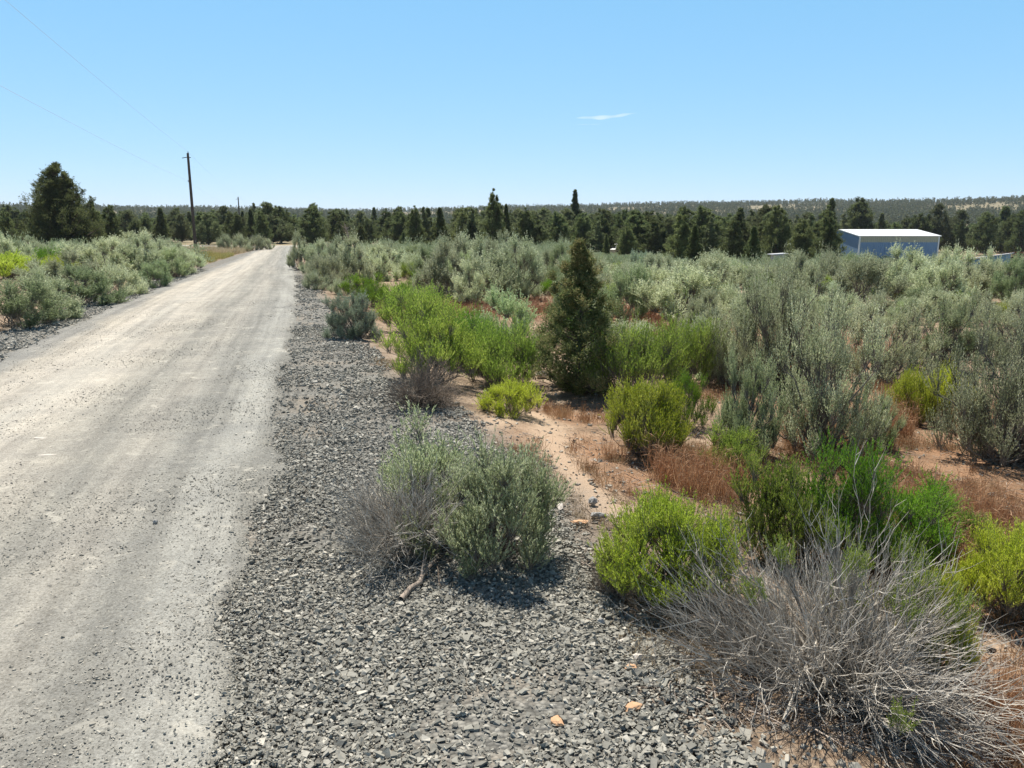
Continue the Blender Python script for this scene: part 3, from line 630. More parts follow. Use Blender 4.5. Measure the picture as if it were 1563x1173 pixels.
# foreground plants with their own detail
PR['fg_sage'] = shrub(51, .80, .60, 74, 30, 26, .023, .0042, lump=.22, up=.9, low=.14, spread=.75, sl=1.5, leafmat='sage_mint', rmin=.72, stem_r=.007, lean=(.15, -.1))
PR['fg_sage2'] = shrub(52, .62, .50, 34, 20, 24, .022, .0042, lump=.3, up=.9, low=.25, spread=.8, sl=1.5, leafmat='sage_mint', rmin=.6, stem_r=.011, lean=(.1, .2))
PR['fg_yellow'] = shrub(53, .80, .56, 84, 30, 26, .020, .003, rag=.4, lump=.2, up=1.1, low=.32, spread=.75, sl=1.5, leafmat='yellow', rmin=.75, stem_r=.007, baser=.03)
PR['fg_green'] = shrub(54, .60, .75, 54, 26, 24, .026, .0038, lump=.22, up=1.2, low=.1, spread=.65, sl=1.7, leafmat='green', rmin=.6, stem_r=.006)
PR['fg_green2'] = shrub(55, .60, .62, 50, 26, 22, .025, .0038, lump=.24, up=1.2, low=.1, spread=.65, sl=1.7, leafmat='yellow_dull', rmin=.6, stem_r=.006)
PR['fg_dead'] = dead(56, 1.65, .58, 150, 9, 4, low=0, green=[(.33, -.02, .50, .13), (.50, -.06, .40, .13), (.42, .25, .50, .11), (.02, -.56, .20, .07), (.06, .0, .58, .10), (.20, -.2, .44, .07), (-.36, .12, .38, .09), (-.18, .25, .50, .09), (.22, -.05, .42, .07), (.12, .35, .56, .08)])
PR['fg_dead2'] = dead(57, 1.0, .42, 130, 9, 4, low=0)
PR['young_juniper'] = juniper(60, 1.95, .72, 210, 22, 14, .030, .011, .95, 'juniper', .02, .15, .45, 'juniper_tip', .035, nld_on=False)
PR['jun_big']['parts'] = PR['jun_big']['parts']

COUNT = {}
placed = []
CN = {'sagebrush': 'sagebrush', 'rabbitbrush': 'rabbitbrush', 'dead_shrub': 'dead shrub', 'juniper_tree': 'juniper tree', 'young_juniper': 'juniper tree'}
def put(kind, key, x, y, W, H, label, group=None, rz=None, ratio=None):
    if len(label.split()) > 16: print('LONG', label)
    p = PR[key]; rz = rng.uniform(0, 6.28) if rz is None else rz
    z = float(ground(x, y)); sxy = W/p['W']
    if ratio: sx_ = (sxy, sxy*ratio, H/p['H'])
    else: sx_ = (sxy, sxy, H/p['H'])
    e = empty(kind, (x, y, z-.02), rz, sx_)
    for nm, me in p['parts']: mobj(nm, me, e)
    tag(e, label, CN[kind], group); placed.append((x, y, W/2)); COUNT[kind] = COUNT.get(kind, 0)+1
    return e
def hero(kind, key, px, py, wpx, H, label, group=None, rz=None):
    x, y = at(px, py); d = depth(x, y, float(ground(x, y)))
    y2 = y + (wpx*d/F)*.22
    x2 = x*y2/y
    return put(kind, key, x2, y2, wpx*d/F, H, label, group, rz)
SG, RB, DS = 'sagebrush', 'rabbitbrush', 'dead_shrub'
gS, gR, gD = 'sagebrush shrubs on the plain', 'rabbitbrush shrubs on the plain', 'dead and bare shrubs'
# --- foreground
hero(SG, 'fg_sage', 745, 875, 215, .68, 'leafy grey green sagebrush mound in the foreground between gravel and footpath', gS, 0)
hero(SG, 'fg_sage2', 678, 815, 190, .66, 'thin leaning sagebrush rising behind the dead twigs at the gravel edge', gS, 2.2)
hero(DS, 'fg_dead2', 628, 872, 300, .5, 'sprawling grey dead twigs at the left of the leafy foreground sagebrush', gD, 0)
hero(RB, 'fg_yellow', 1015, 935, 238, .56, 'bright yellow green rabbitbrush on dark stems at the gravel edge in the foreground', gR, 0)
hero(DS, 'fg_dead', 1265, 1115, 590, .60, 'largest dead shrub, bare grey branches with few green sprigs at bottom right', gD, 0)
hero(RB, 'fg_green2', 1185, 865, 145, .70, 'dark green rabbitbrush behind the right side of the bright yellow green one', gR, .5)
hero(RB, 'fg_green', 1290, 875, 150, .84, 'vivid green tall rabbitbrush standing behind the largest dead shrub', gR, 0)
hero(RB, 'fg_green', 1385, 885, 140, .60, 'lower green rabbitbrush just right of the vivid green tall one', gR, 2)
hero(RB, 'fg_green2', 1440, 850, 120, .42, 'sparse olive rabbitbrush growing up through the rust red grass', gR, 1)
hero(RB, 'fg_yellow', 1545, 965, 180, .56, 'yellow green rabbitbrush cut by the right picture edge beside the largest dead shrub', gR, 2.4)
hero(RB, 'yellow_a', 780, 636, 106, .40, 'small round lime green rabbitbrush alone at the head of the footpath', gR)
hero(DS, 'dead_b', 645, 632, 175, .52, 'brown grey dead brush heaped at the gravel edge left of the lime green rabbitbrush', gD)
hero(DS, 'dead_c', 560, 610, 60, .2, 'thin dry tuft of twigs standing on the gravel edge left of the brown dead brush', gD)
hero(DS, 'dead_c', 1060, 940, 150, .22, 'grey twigs fanning low under the bright yellow green foreground rabbitbrush', gD)
hero(DS, 'dead_b', 940, 925, 130, .24, 'dark tangled twigs at the left foot of the bright yellow green foreground rabbitbrush', gD)
hero(RB, 'fg_yellow', 1415, 1062, 125, .60, 'green sprigs growing up through the right side of the largest dead shrub', gR, 1.2)
hero(RB, 'fg_green2', 1290, 1010, 75, .55, 'few olive sprigs growing up through the middle of the largest dead shrub', gR, 2.2)
# --- second rank, right of the gravel
hero(RB, 'yellow_b', 665, 590, 165, .92, 'olive green rabbitbrush rising directly behind the brown dead brush', gR)
hero(RB, 'yellow_c', 762, 595, 135, .80, 'yellow green rabbitbrush left of the young juniper', gR)
hero(RB, 'green_b', 712, 565, 110, .8, 'green rabbitbrush between the olive one and the young juniper', gR)
hero(SG, 'sage_d', 770, 548, 120, 1.0, 'pale mint sagebrush mound at the upper left of the young juniper', gS)
hero(RB, 'yellow_c', 642, 515, 140, .95, 'broad yellow green rabbitbrush behind the round blue green shrub', gR)
hero(SG, 'sage_round', 541, 518, 90, .8, 'ball shaped blue green shrub alone on the gravel edge', gS)
hero(DS, 'dead_c', 515, 548, 70, .2, 'low grey dry twigs just in front of the ball shaped blue green shrub', gD)
hero(SG, 'sage_b', 482, 443, 44, .58, 'left one of the low pale sagebrush pair at the road edge beyond the round shrub', gS)
hero(SG, 'sage_b', 524, 452, 46, .5, 'low pale sagebrush, right one of the low pair beyond the round shrub', gS)
hero(SG, 'sage_c', 458, 413, 34, 1.45, 'tall dark sided sagebrush nearest the road where the road narrows', gS)
hero(SG, 'sage_a', 487, 420, 52, 1.35, 'grey sagebrush right beside the tall roadside one', gS)
hero(SG, 'sage_c', 516, 425, 44, 1.45, 'upright sagebrush standing third from the road beside the grey one', gS)
hero(RB, 'green_a', 553, 458, 70, .8, 'green rabbitbrush behind the low pale pair', gR)
hero(RB, 'green_b', 572, 470, 58, .62, 'deep green rabbitbrush in front of the other green ones by the low pale pair', gR)
hero(RB, 'green_a', 612, 468, 62, .7, 'green rabbitbrush left of the big silver sagebrush clump', gR)
hero(SG, 'sage_c', 690, 462, 88, 1.5, 'large silver sagebrush, left one of the clump in the middle distance', gS)
hero(SG, 'sage_a', 742, 462, 96, 1.68, 'largest silver sagebrush in the middle of the clump in the middle distance', gS)
hero(SG, 'sage_c', 797, 460, 74, 1.55, 'tall silver sagebrush, right one of the clump left of the young juniper', gS)
hero(SG, 'sage_a', 718, 470, 60, 1.1, 'lower silver sagebrush in front of the middle distance clump', gS)
hero('young_juniper', 'young_juniper', 882, 606, 185, 1.98, 'young dark juniper with brown tips standing by the footpath', 'junipers', 0)
hero(SG, 'sage_e', 1038, 503, 135, 1.4, 'open sagebrush with dark fanned stems behind the rust red ground', gS)
hero(SG, 'sage_d', 955, 495, 85, 1.2, 'green grey sagebrush close behind the right side of the young juniper', gS)
hero(SG, 'sage_e', 1098, 455, 110, 1.55, 'twiggy open sagebrush right of the tall narrow juniper', gS)
hero(RB, 'yellow_a', 976, 520, 42, .34, 'tiny lime green umbrella shaped rabbitbrush on the rust red ground', gR)
hero(RB, 'yellow_c', 965, 607, 165, .85, 'wide olive rabbitbrush at the right foot of the young juniper', gR)
hero(RB, 'yellow_c', 1045, 590, 120, .85, 'yellow green rabbitbrush behind the wide olive one', gR)
hero(RB, 'fg_yellow', 985, 705, 140, .72, 'vase shaped yellow green rabbitbrush on bare black stems above the rust grass', gR, 1)
hero(RB, 'green_a', 1048, 655, 70, .6, 'green rabbitbrush squeezed between the vase shaped one and the silvery sagebrush', gR)
hero(SG, 'wispy_c', 1135, 700, 122, .92, 'silvery upright sagebrush in front of the big shady sagebrush', gS)
hero(RB, 'fg_green2', 1118, 728, 90, .42, 'yellow green sprigs of rabbitbrush growing at the foot of the silvery sagebrush', gR)
hero(SG, 'wispy_b', 1112, 595, 125, .98, 'mid green sagebrush left of the big shady one', gS)
hero(SG, 'wispy_a', 1252, 705, 190, 1.5, 'biggest sagebrush, tall with a dark shaded heart, right of centre', gS)
hero(SG, 'wispy_c', 1330, 690, 80, .55, 'low pale sagebrush bough at the right foot of the biggest sagebrush', gS)
hero(SG, 'wispy_b', 1190, 600, 190, 1.7, 'broad tall sagebrush directly behind the biggest one', gS)
hero(SG, 'wispy_a', 1345, 590, 170, 1.25, 'feathery sagebrush right behind the biggest one with dark fine stems', gS)
hero(SG, 'wispy_c', 1440, 570, 135, 1.05, 'green tinged sagebrush behind the lime rabbitbrush at right', gS)
hero(RB, 'yellow_a', 1392, 650, 80, .62, 'lime rabbitbrush over rust grass at right, left half of a pair', gR)
hero(RB, 'yellow_a', 1442, 650, 78, .66, 'lime rabbitbrush over rust grass at right, right half of a pair', gR)
hero(SG, 'wispy_b', 1545, 720, 265, 1.35, 'large sagebrush with dark leaning stems at the right picture edge', gS)
hero(SG, 'wispy_a', 1535, 560, 150, 1.1, 'hazy green sagebrush behind the large one at the right edge', gS)
hero(SG, 'sage_e', 1310, 470, 110, 1.55, 'dark bellied sagebrush in front of the left end of the blue shed', gS)
hero(SG, 'sage_c', 1375, 462, 100, 1.5, 'tall sagebrush in front of the middle of the blue shed', gS)
hero(SG, 'sage_a', 1440, 470, 100, 1.5, 'rounded sagebrush in front of the right corner of the blue shed', gS)
hero(SG, 'sage_e', 1497, 462, 90, 1.5, 'dark stemmed sagebrush in front of the small low shed', gS)
# --- left of the road
L_ = [('sage_d', 22, 505, 130, 1.0, 'green grey sagebrush cut by the left picture edge next to the road'),
      ('sage_c', 72, 492, 75, 1.05, 'dark stemmed sagebrush second from the left edge along the road'),
      ('sage_d', 128, 468, 95, 1.05, 'broad green sagebrush beside the gravel left of the road'),
      ('sage_b', 182, 452, 70, 1.0, 'rounded grey sagebrush with brown foot at the left road edge'),
      ('sage_a', 160, 425, 90, 1.45, 'tall sagebrush standing behind the rounded one left of the road'),
      ('sage_c', 215, 425, 80, 1.6, 'highest sagebrush of the thicket left of the road'),
      ('sage_d', 258, 425, 55, 1.25, 'sagebrush near the far end of the thicket left of the road'),
      ('sage_a', 288, 412, 45, 1.1, 'last sagebrush of the left thicket next to the tan grass'),
      ('sage_b', 238, 405, 60, 1.5, 'pale sagebrush on the crest of the left thicket'),
      ('sage_a', 190, 400, 75, 1.7, 'grey green sagebrush behind the crest of the left thicket'),
      ('sage_b', 115, 405, 80, 1.3, 'sagebrush between the lime patch and the big juniper'),
      ('sage_c', 52, 446, 60, .8, 'grey sagebrush behind the dark stemmed one, below the lime patch'),
      ('sage_a', 105, 445, 80, 1.2, 'sagebrush filling the gap behind the broad green one left of the road'),
      ('sage_d', 235, 440, 55, .95, 'low green sagebrush leaning to the gravel in the left thicket'),
      ('sage_c', 275, 420, 45, 1.1, 'upright sagebrush three from the far end of the left thicket'),
      ('sage_e', 8, 420, 70, 2.0, 'tall grey sagebrush at the left picture edge by the big juniper')]
for k, px, py, w, h, lab in L_: hero(SG, k, px, py, w*1.15, h*.86, lab, gS)
hero(RB, 'yellow_a', 22, 428, 110, .95, 'lime rabbitbrush at the left picture edge behind the roadside sagebrush', gR)
hero(RB, 'green_a', 62, 416, 90, 1.1, 'bright green rabbitbrush in front of the big juniper', gR)
hero(RB, 'yellow_a', 95, 420, 60, .8, 'lime rabbitbrush touching the left thicket in front of the big juniper', gR)
hero(DS, 'dead_b', 215, 440, 50, .35, 'brown dry brush at the gravel edge under the left thicket', gD)
hero(DS, 'dead_b', 262, 425, 34, .4, 'brown dry brush near the far end of the left thicket', gD)
hero(DS, 'dead_c', 98, 470, 60, .3, 'thin dry brush on the gravel edge left of the road, nearest the camera', gD)
hero(SG, 'sage_c', 303, 403, 12, .7, 'small dark bush at the end of the left thicket by the tan grass', gS)
for px, py, w, h, lab in [(345, 384, 28, 1.4, 'first'), (368, 384, 30, 1.5, 'second'), (392, 383, 30, 1.4, 'third'), (408, 382, 22, 1.1, 'fourth')]:
    hero(SG, 'sage_b', px, py, w, h, lab+' from the left in the row of sagebrush under the second power pole', gS)

# --- the thickets that fill the plain
def zone(px, y, kind):
    if px < 330: a = 'left of the road beyond the roadside thicket'
    elif px < 560: a = 'beyond the road where it narrows'
    elif px < 700: a = 'between the road and the silver clump'
    elif px < 860: a = 'around the silver clump in the middle distance'
    elif px < 1010: a = 'just behind the young juniper'
    elif px < 1130: a = 'in front of the tall narrow juniper'
    elif px < 1285: a = 'behind the biggest sagebrush'
    elif px < 1440: a = 'in front of the blue shed'
    else: a = 'towards the small low shed at right'
    b = 'nearer' if y < 20 else ('middle distance' if y < 38 else 'farther')
    return f'{b} {kind} {a}', f'{b} {kind} {a}'
gaps_px = [(760, 466, 75, 14), (1010, 515, 60, 22), (860, 640, 120, 60), (1000, 740, 160, 60), (1340, 690, 120, 70), (700, 470, 40, 10), (540, 395, 12, 12), (560, 500, 25, 30)]
def ok_px(px, py):
    return not any(((px-a)/c)**2+((py-b)/d)**2 < 1 for a, b, c, d in gaps_px)
cand = []
gg = np.random.default_rng(99); stuff_pts = []
tries = 0
pts = np.array([(p[0], p[1], p[2]) for p in placed])
while tries < 60000:
    tries += 1
    y = 8.5*(115/8.5)**gg.random(); px = gg.uniform(-90, 1680); x = (px-CX)/F*(y*cp+.4)
    u, s = to_us(x, y); sc = min(max(s, -30), 100)
    if soilL(sc)-.6 < u < soilR(sc)+.35+ (0.2 if s < 40 else .9): continue
    if s > 88 and px < 700: continue
    z = float(ground(x, y)); ppx, ppy = project(x, y, z)
    if not ok_px(ppx, ppy): continue
    if 265 < ppx < 420 and ppy < 400 and u < -3: continue
    if ppx > 1430 and y > 95: continue
    if 470 < ppx < 870 and ppy > 437 and (ppy > 480 or ppx < 640 or y < 22): continue
    if ppx > 870 and ppy > 575: continue
    if ppx < 330 and ppy > 425: continue
    if ppx > 1080 and ppy > 500: continue
    if ppx > 1080 and ppy > 440 and gg.random() < .45: continue
    d = np.hypot(pts[:, 0]-x, pts[:, 1]-y)
    w = gg.uniform(.75, 1.5)*(1 if y < 22 else 1.15)
    sep = 1.05 if y < 35 else .98
    if np.any(d < sep*(pts[:, 2]+w/2)): continue
    pts = np.vstack([pts, (x, y, w/2)])
    ycap = float(np.interp(ppx, [0, 330, 400, 640, 860, 890, 1120, 1150, 1270, 1290, 1435, 1465, 1600], [362, 366, 376, 366, 364, 390, 396, 388, 388, 382, 384, 397, 396]))+gg.uniform(-4, 22)
    cand.append((x, y, w, ppx, ppy, max(.55, CAMH-(ycap-352)/F*y-z)))
    if len(cand) > 1500: break
cand.sort(key=lambda c: c[1])
nsage = 0
lowmb = MB(); grmb = []
for (x, y, w, px, py, hcap) in cand:
    gsel = gg.random(); inten = fbm(np.array([x/9.]), np.array([y/9.]), 2)[0]
    isr = (gsel < .45 if y < 24 else gsel < .32) and inten > -.25
    if isr and (COUNT.get(RB, 0) < 120) and px > -50 and px < 1620:
        k = ['yellow_a', 'yellow_b', 'yellow_c', 'green_a', 'green_b', 'yellow_c'][gg.integers(6)]
        wd = 'green' if k.startswith('green') else 'yellow green'
        lab, grp = zone(px, y, wd+' rabbitbrush'); put(RB, k, x, y, w*.85, gg.uniform(.45, .75), lab, grp, None)
    elif nsage < 205 and px > -60 and px < 1630:
        k = ['sage_a', 'sage_b', 'sage_c', 'sage_d', 'sage_e', 'sage_b'][gg.integers(6)]
        h = (gg.uniform(.5, 1.0) if y < 16 else gg.uniform(.8, 1.45) if y < 26 else gg.uniform(.9, 1.85))*(1 if px > 300 else .72)*(1+.5*inten)
        h = min(h, hcap)*(.78 if px > 1080 and y < 26 else 1); nsage += 1
        lab, grp = zone(px, y, 'greener sagebrush' if k == 'sage_d' else 'grey sagebrush'); put(SG, k, x, y, w*1.05, h, lab, grp, None)
    else: stuff_pts.append((x, y, w, min(hcap, 1.5)))
print('sage', COUNT, 'stuff', len(stuff_pts), 'tries', tries)
# the rest of the shrubs, far off, as one mass
if stuff_pts:
    A = np.array(stuff_pts); z = ground(A[:, 0], A[:, 1]); K = 620; n = len(A)
    d = rdir(gg, n*K); d[:, 2] = np.abs(d[:, 2]); i = np.repeat(np.arange(n), K); hh = (A[:, 3]*gg.uniform(.65, 1.0, n))[i]; ww = A[i, 2]*.6
    lob = 1+.22*np.sin(5*np.arctan2(d[:, 1], d[:, 0])+i)+.15*np.sin(9*d[:, 2]+i*2)
    P = np.stack([A[i, 0]+d[:, 0]*ww*lob*gg.random(n*K)**.3, A[i, 1]+d[:, 1]*ww*lob*gg.random(n*K)**.3, z[i]+d[:, 2]*hh*lob*gg.random(n*K)**.3], -1)
    mb = MB(); leaves(mb, P, nrm(d*.6+rdir(gg, n*K)*.5+[0, 0, .8]), .16, .05, gg)
    tag(mobj('distant_sagebrush', mb.mesh('distant_sagebrush', M['sage_far'])), 'far thickets of grey green sagebrush in front of the juniper belt', 'sagebrush', kind='stuff')

# ------------------------------------------------------------------ junipers
JT = 'juniper_tree'; gJ = 'junipers of the tree belt'
def jtree(key, px, D, top, label, group=gJ, wk=1.0):
    y = D; x = (px-CX)/F*(y*cp)
    z = float(ground(x, y)); x = (px-CX)/F*depth(x, y, z)
    dd = depth(x, y, z); e = ray(px, top); ztop = CAMH+e[2]/math.hypot(e[0], e[1])*math.hypot(x, y)
    H = max(2.0, ztop-z); p = PR[key]
    return put(JT, key, x, y, p['W']*(H/p['H'])*wk, H, label, group)
jtree('jun_big', 92, 71, 252, 'biggest juniper, broad dark tree at left behind the sagebrush', 'junipers', 1.05)
Tm = [('jun_a', 752, 88, 288, 'tall dark pointed juniper standing above the belt behind the silver clump', .72),
 ('jun_d', 773, 92, 312, 'narrow side spire juniper touching the tall dark pointed one', .8),
 ('jun_b', 722, 92, 318, 'smaller juniper left of the tall dark pointed one', 1.0),
 ('jun_d', 877, 150, 290, 'thin spired juniper whose top stands alone against the sky', .8),
 ('jun_e', 850, 105, 322, 'broad dull juniper below the thin spired one', 1.1),
 ('jun_a', 636, 95, 314, 'pointed dark juniper left of centre in the belt', .9),
 ('jun_d', 672, 88, 317, 'dark column juniper between the pointed ones left of centre', 1.2),
 ('jun_a', 518, 105, 335, 'dark juniper just left of the pale dead snag', .9), ('jun_a', 552, 90, 341, 'short black juniper just right of the pale dead snag', 1.),
 ('jun_a', 617, 85, 352, 'short pointed juniper in front of the belt left of centre', .9),
 ('jun_f', 955, 82, 346, 'small light green juniper beside the white vehicle', 1.0), ('jun_d', 925, 82, 357, 'very small dark juniper left of the white vehicle', 1.0),
 ('jun_d', 1058, 60, 343, 'tall narrow dark juniper standing forward of the belt', 1.2), ('jun_a', 1035, 75, 320, 'tall mid green juniper behind the narrow forward one', 1.0),
 ('jun_b', 1082, 88, 330, 'juniper just right of the narrow forward one', .9), ('jun_d', 1147, 62, 345, 'dark forward juniper left of the broad sagebrush', 1.2),
 ('jun_a', 1118, 85, 330, 'olive juniper between the two forward dark ones', 1.), ('jun_e', 1183, 95, 312, 'rounded dark juniper above the low grey roof', .95),
 ('jun_a', 1255, 84, 322, 'dark juniper overlapping the left end of the blue shed', .85), ('jun_f', 1222, 90, 335, 'olive juniper two left of the blue shed', 1.),
 ('jun_f', 1308, 170, 303, 'sparse pale topped juniper rising behind the left part of the blue shed', 1.1), ('jun_d', 1264, 150, 303, 'thin grey topped juniper left of the sparse pale one', 1.),
 ('jun_c', 1425, 165, 313, 'dark juniper just right of the blue shed roof', .9), ('jun_c', 1462, 170, 322, 'spreading juniper with clear trunk behind the yard', 1.),
 ('jun_c', 1497, 165, 325, 'spreading juniper above the small low shed', 1.), ('jun_d', 1527, 170, 316, 'tall dark column juniper near the right picture edge', 1.8),
 ('jun_e', 1556, 150, 320, 'dark juniper cut by the right picture edge', 1.0),
 ('jun_e', 172, 80, 312, 'juniper right of the biggest one', .9), ('jun_a', 12, 85, 318, 'yellowish juniper at the left picture edge', 1.), ('jun_a', 145, 74, 300, 'pointed side juniper against the right flank of the biggest one', .7),
 ('jun_c', 372, 120, 333, 'juniper behind the second power pole', 1.), ('jun_e', 345, 118, 340, 'juniper left of the second power pole', 1.)]
for k, px, D, top, lab, wk in Tm: jtree(k, px, D, top, lab, gJ, wk)
for px, D, top, lab in [(1443, 118, 378, 'tiny bushy juniper in the yard right of the blue shed'), (1459, 112, 379, 'tiny cone shaped dark juniper in the yard')]:
    jtree('jun_d', px, D, top, lab, gJ, 1.6)
hero(SG, 'sage_round', 975, 428, 42, 1.3, 'dark rounded bush between the young juniper and the twiggy sagebrush', gS)
belt_zone = [(-200, 20, 'left of the biggest juniper'), (20, 150, 'behind the biggest juniper'), (150, 296, 'between the biggest juniper and the first power pole'), (296, 366, 'between the two power poles'),
 (366, 476, 'behind the end of the road'), (476, 600, 'behind the pale dead snag'), (600, 730, 'left of the tall dark pointed juniper'), (730, 860, 'behind the tall dark pointed juniper'),
 (860, 1000, 'behind the young juniper top'), (1000, 1130, 'behind the narrow forward juniper'), (1130, 1283, 'left of the blue shed'), (1283, 1436, 'behind the blue shed'), (1436, 1800, 'behind the yard at right')]
tp = [(q[0], q[1], 1.6) for q in placed if q[1] > 58]
tp = np.array(tp); nT = 0; tries = 0; extra = []
while tries < 40000 and nT < 258:
    tries += 1
    y = 97+ (gg.random()**1.5)*(95); px = gg.uniform(-60, 1640)
    if px > 1270 and y < 150: continue
    if 430 < px < 640 and y < 112: continue
    if 920 < px < 952 and y < 109: continue
    if px < 430 and y < 104: continue
    x = (px-CX)/F*(y*cp); u, s = to_us(x, y)
    if -12 < u < 6 and s < 104: continue
    if np.any(np.hypot(tp[:, 0]-x, tp[:, 1]-y) < 1.55): continue
    tp = np.vstack([tp, (x, y, 2)]); nT += 1
    key = ['jun_a', 'jun_b', 'jun_c', 'jun_d', 'jun_e', 'jun_f'][gg.integers(6)]
    tpx = np.clip(gg.normal(328 if px < 560 else 327, 8), 312, 346); H = float(np.clip((352-tpx)/F*y+CAMH-float(ground(x, y)), 3.2, 8.0)); p = PR[key]
    word = {'jun_a': 'dark pointed juniper', 'jun_b': 'greyish upright juniper', 'jun_c': 'spreading greyish juniper', 'jun_d': 'narrow dark juniper', 'jun_e': 'broad dark juniper', 'jun_f': 'round topped juniper'}[key]
    zn = next(t for a, b, t in belt_zone if a <= px < b)
    lab = f"{word} {'near' if y < 140 else 'far'} in the belt {zn}"
    put(JT, key, x, y, p['W']*H/p['H']*gg.uniform(.95, 1.4), H, lab, lab)
print('trees', COUNT)
# wooded hills: thousands of far junipers as one mass
n = 60000; r = 270*(1700/270)**gg.random(n)**.7; r[: n//9] = np.sqrt(gg.uniform(185**2, 480**2, n//9)); th = gg.uniform(-.85, .85, n); x = r*np.sin(th); y = r*np.cos(th)
dn = fbm(x/75, y/45, 3); k = (dn > -.02+.3*(gg.random(n)-.5)-.12*(r > 1150)) | (r < 430); x, y, r = x[k], y[k], r[k]; z = ground(x, y)
for m_, K, lf, nm, mt_, lab in ((r < 480, 150, .6, 'belt_woodland', 'juniper', 'dense junipers standing behind the tree belt on the plain'), (r >= 480, 30, 1.3, 'hill_woodland', 'juniper_far', 'open juniper woodland dotting the low far hills')):
    mb = MB()
    X, Y_, Z = x[m_], y[m_], z[m_]; n = len(X); i = np.repeat(np.arange(n), K)
    H = (3.2+4.6*gg.random(n)**1.5)[i]*np.where(r[m_] < 480, .8, 1.)[i]; W = H*gg.uniform(.28, .55, n)[i]; t = gg.random(n*K)**1.1; a = gg.uniform(0, 6.283, n*K); rr = W*(1-t)**.6*np.sqrt(gg.random(n*K))*(.7+.4*np.sin(a*3+i))
    P = np.stack([X[i]+rr*np.cos(a), Y_[i]+rr*np.sin(a), Z[i]+.3+t*H*.93], -1)
    leaves(mb, P, nrm(rdir(gg, n*K)+[0, 0, .9]), lf*1.25, lf*.62, gg)
    tag(mobj(nm, mb.mesh(nm, M[mt_])), lab, 'woodland', kind='stuff')

# ------------------------------------------------------------------ grasses and litter
def grass(name, pts, n_tufts, blades, L0, L1, mat, label, seed, spreadk=.5, w=.0035):
    g = np.random.default_rng(seed); mb = MB(); C_ = []
    wts = np.array([r*r for _, r in pts]); wts = wts/wts.sum(); ch = g.choice(len(pts), n_tufts, p=wts)
    for q in ch:
        (bx, by), r = pts[q]; a = g.uniform(0, 6.283); rr = r*math.sqrt(g.random())*1.05; C_.append((bx+rr*math.cos(a), by+rr*math.sin(a)))
    C_ = np.array(C_); kk = fbm(C_[:, 0]*.9, C_[:, 1]*.9, 3) > -.22; C_ = C_[kk]
    u, s = to_us(C_[:, 0], C_[:, 1]); sc = np.clip(s, -30, 100); ok = (u > soilR(sc)+.03) | (u < soilL(sc)-.03); ok &= seg_dist(C_[:, 0], C_[:, 1], path_pts) > .13
    C_ = C_[ok]; n = len(C_); i = np.repeat(np.arange(n), blades); m = len(i)
    sz = g.uniform(.6, 1.2, n)[i]; x = C_[i, 0]+g.normal(0, .035, m)*sz; y = C_[i, 1]+g.normal(0, .035, m)*sz; z = ground(x, y)-.005
    a = g.uniform(0, 6.283, m); ln = np.abs(g.normal(0, spreadk, m)); D = nrm(np.stack([np.cos(a)*ln, np.sin(a)*ln, np.ones(m)], -1)); L = g.uniform(L0, L1, m)*sz
    P = np.stack([x, y, z], -1)
    dist = np.maximum(1, y/6.); ww = w*dist**.6
    leaves(mb, P, D, L, ww, g)
    # drooping seed heads
    hk = g.random(m) < .45; Pt = P[hk]+D[hk]*L[hk][:, None]*.85; Dh = nrm(D[hk]*[1.5, 1.5, .3]+[0, 0, -.15]+rdir(g, hk.sum())*.4); leaves(mb, Pt, Dh, L[hk]*.28, ww[hk]*1.5, g)
    tag(mobj(name, mb.mesh(name, M[mat])), label, 'dry grass', kind='stuff')
near = [b for b in rust_blobs if b[0][1] < 14]; farb = [b for b in rust_blobs if 14 <= b[0][1] < 60]
grass('cheatgrass', near, 3600, 20, .05, .17, 'grass_rust', 'rust red dry cheatgrass covering the soil between the near shrubs', 61)
tall = [(at(*p), r) for p, r in [((1450, 815), .5), ((1490, 850), .35), ((1400, 800), .3), ((1530, 900), .25), ((1555, 1120), .25), ((960, 720), .35), ((1010, 745), .3), ((1385, 655), .5), ((1080, 745), .35), ((915, 700), .25)]]
grass('tall_rust_grass', tall, 520, 30, .14, .36, 'grass_rust', 'taller rust orange grass standing around the sparse olive rabbitbrush and vase shaped rabbitbrush', 62, .3)
grass('far_rust_grass', farb, 3200, 16, .12, .3, 'grass_rust', 'orange dry grass on the open ground around the young juniper and beyond', 63)
tanp = [(at(*p), r) for p, r in [((300, 386), 5), ((330, 387), 4), ((270, 386), 4), ((365, 383), 3), ((540, 392), 3)]]
grass('pole_grass', tanp, 2600, 16, .2, .5, 'grass_tan', 'pale straw grass at the foot of the first power pole', 64)
ochp = [(at(*p), r) for p, r in [((290, 398), 2.2), ((310, 394), 2.4), ((335, 392), 2)]]
grass('verge_grass', ochp, 1500, 16, .15, .35, 'grass_ochre', 'ochre green grass on the left verge in front of the first power pole', 65)
tanr = [(at(*p), r) for p, r in [((860, 700), .6), ((900, 780), .4), ((1330, 660), .9), ((1460, 690), .9), ((960, 900), .3), ((1000, 980), .25), ((700, 900), .25), ((640, 890), .2), ((620, 600), .5), ((1040, 1010), .2), ((560, 560), .5), ((1000, 700), .6)]]
grass('straw_grass', tanr, 2600, 14, .03, .09, 'grass_tan', 'short straw coloured grass wisps on the soil near the footpath and gravel edge', 66, .8)
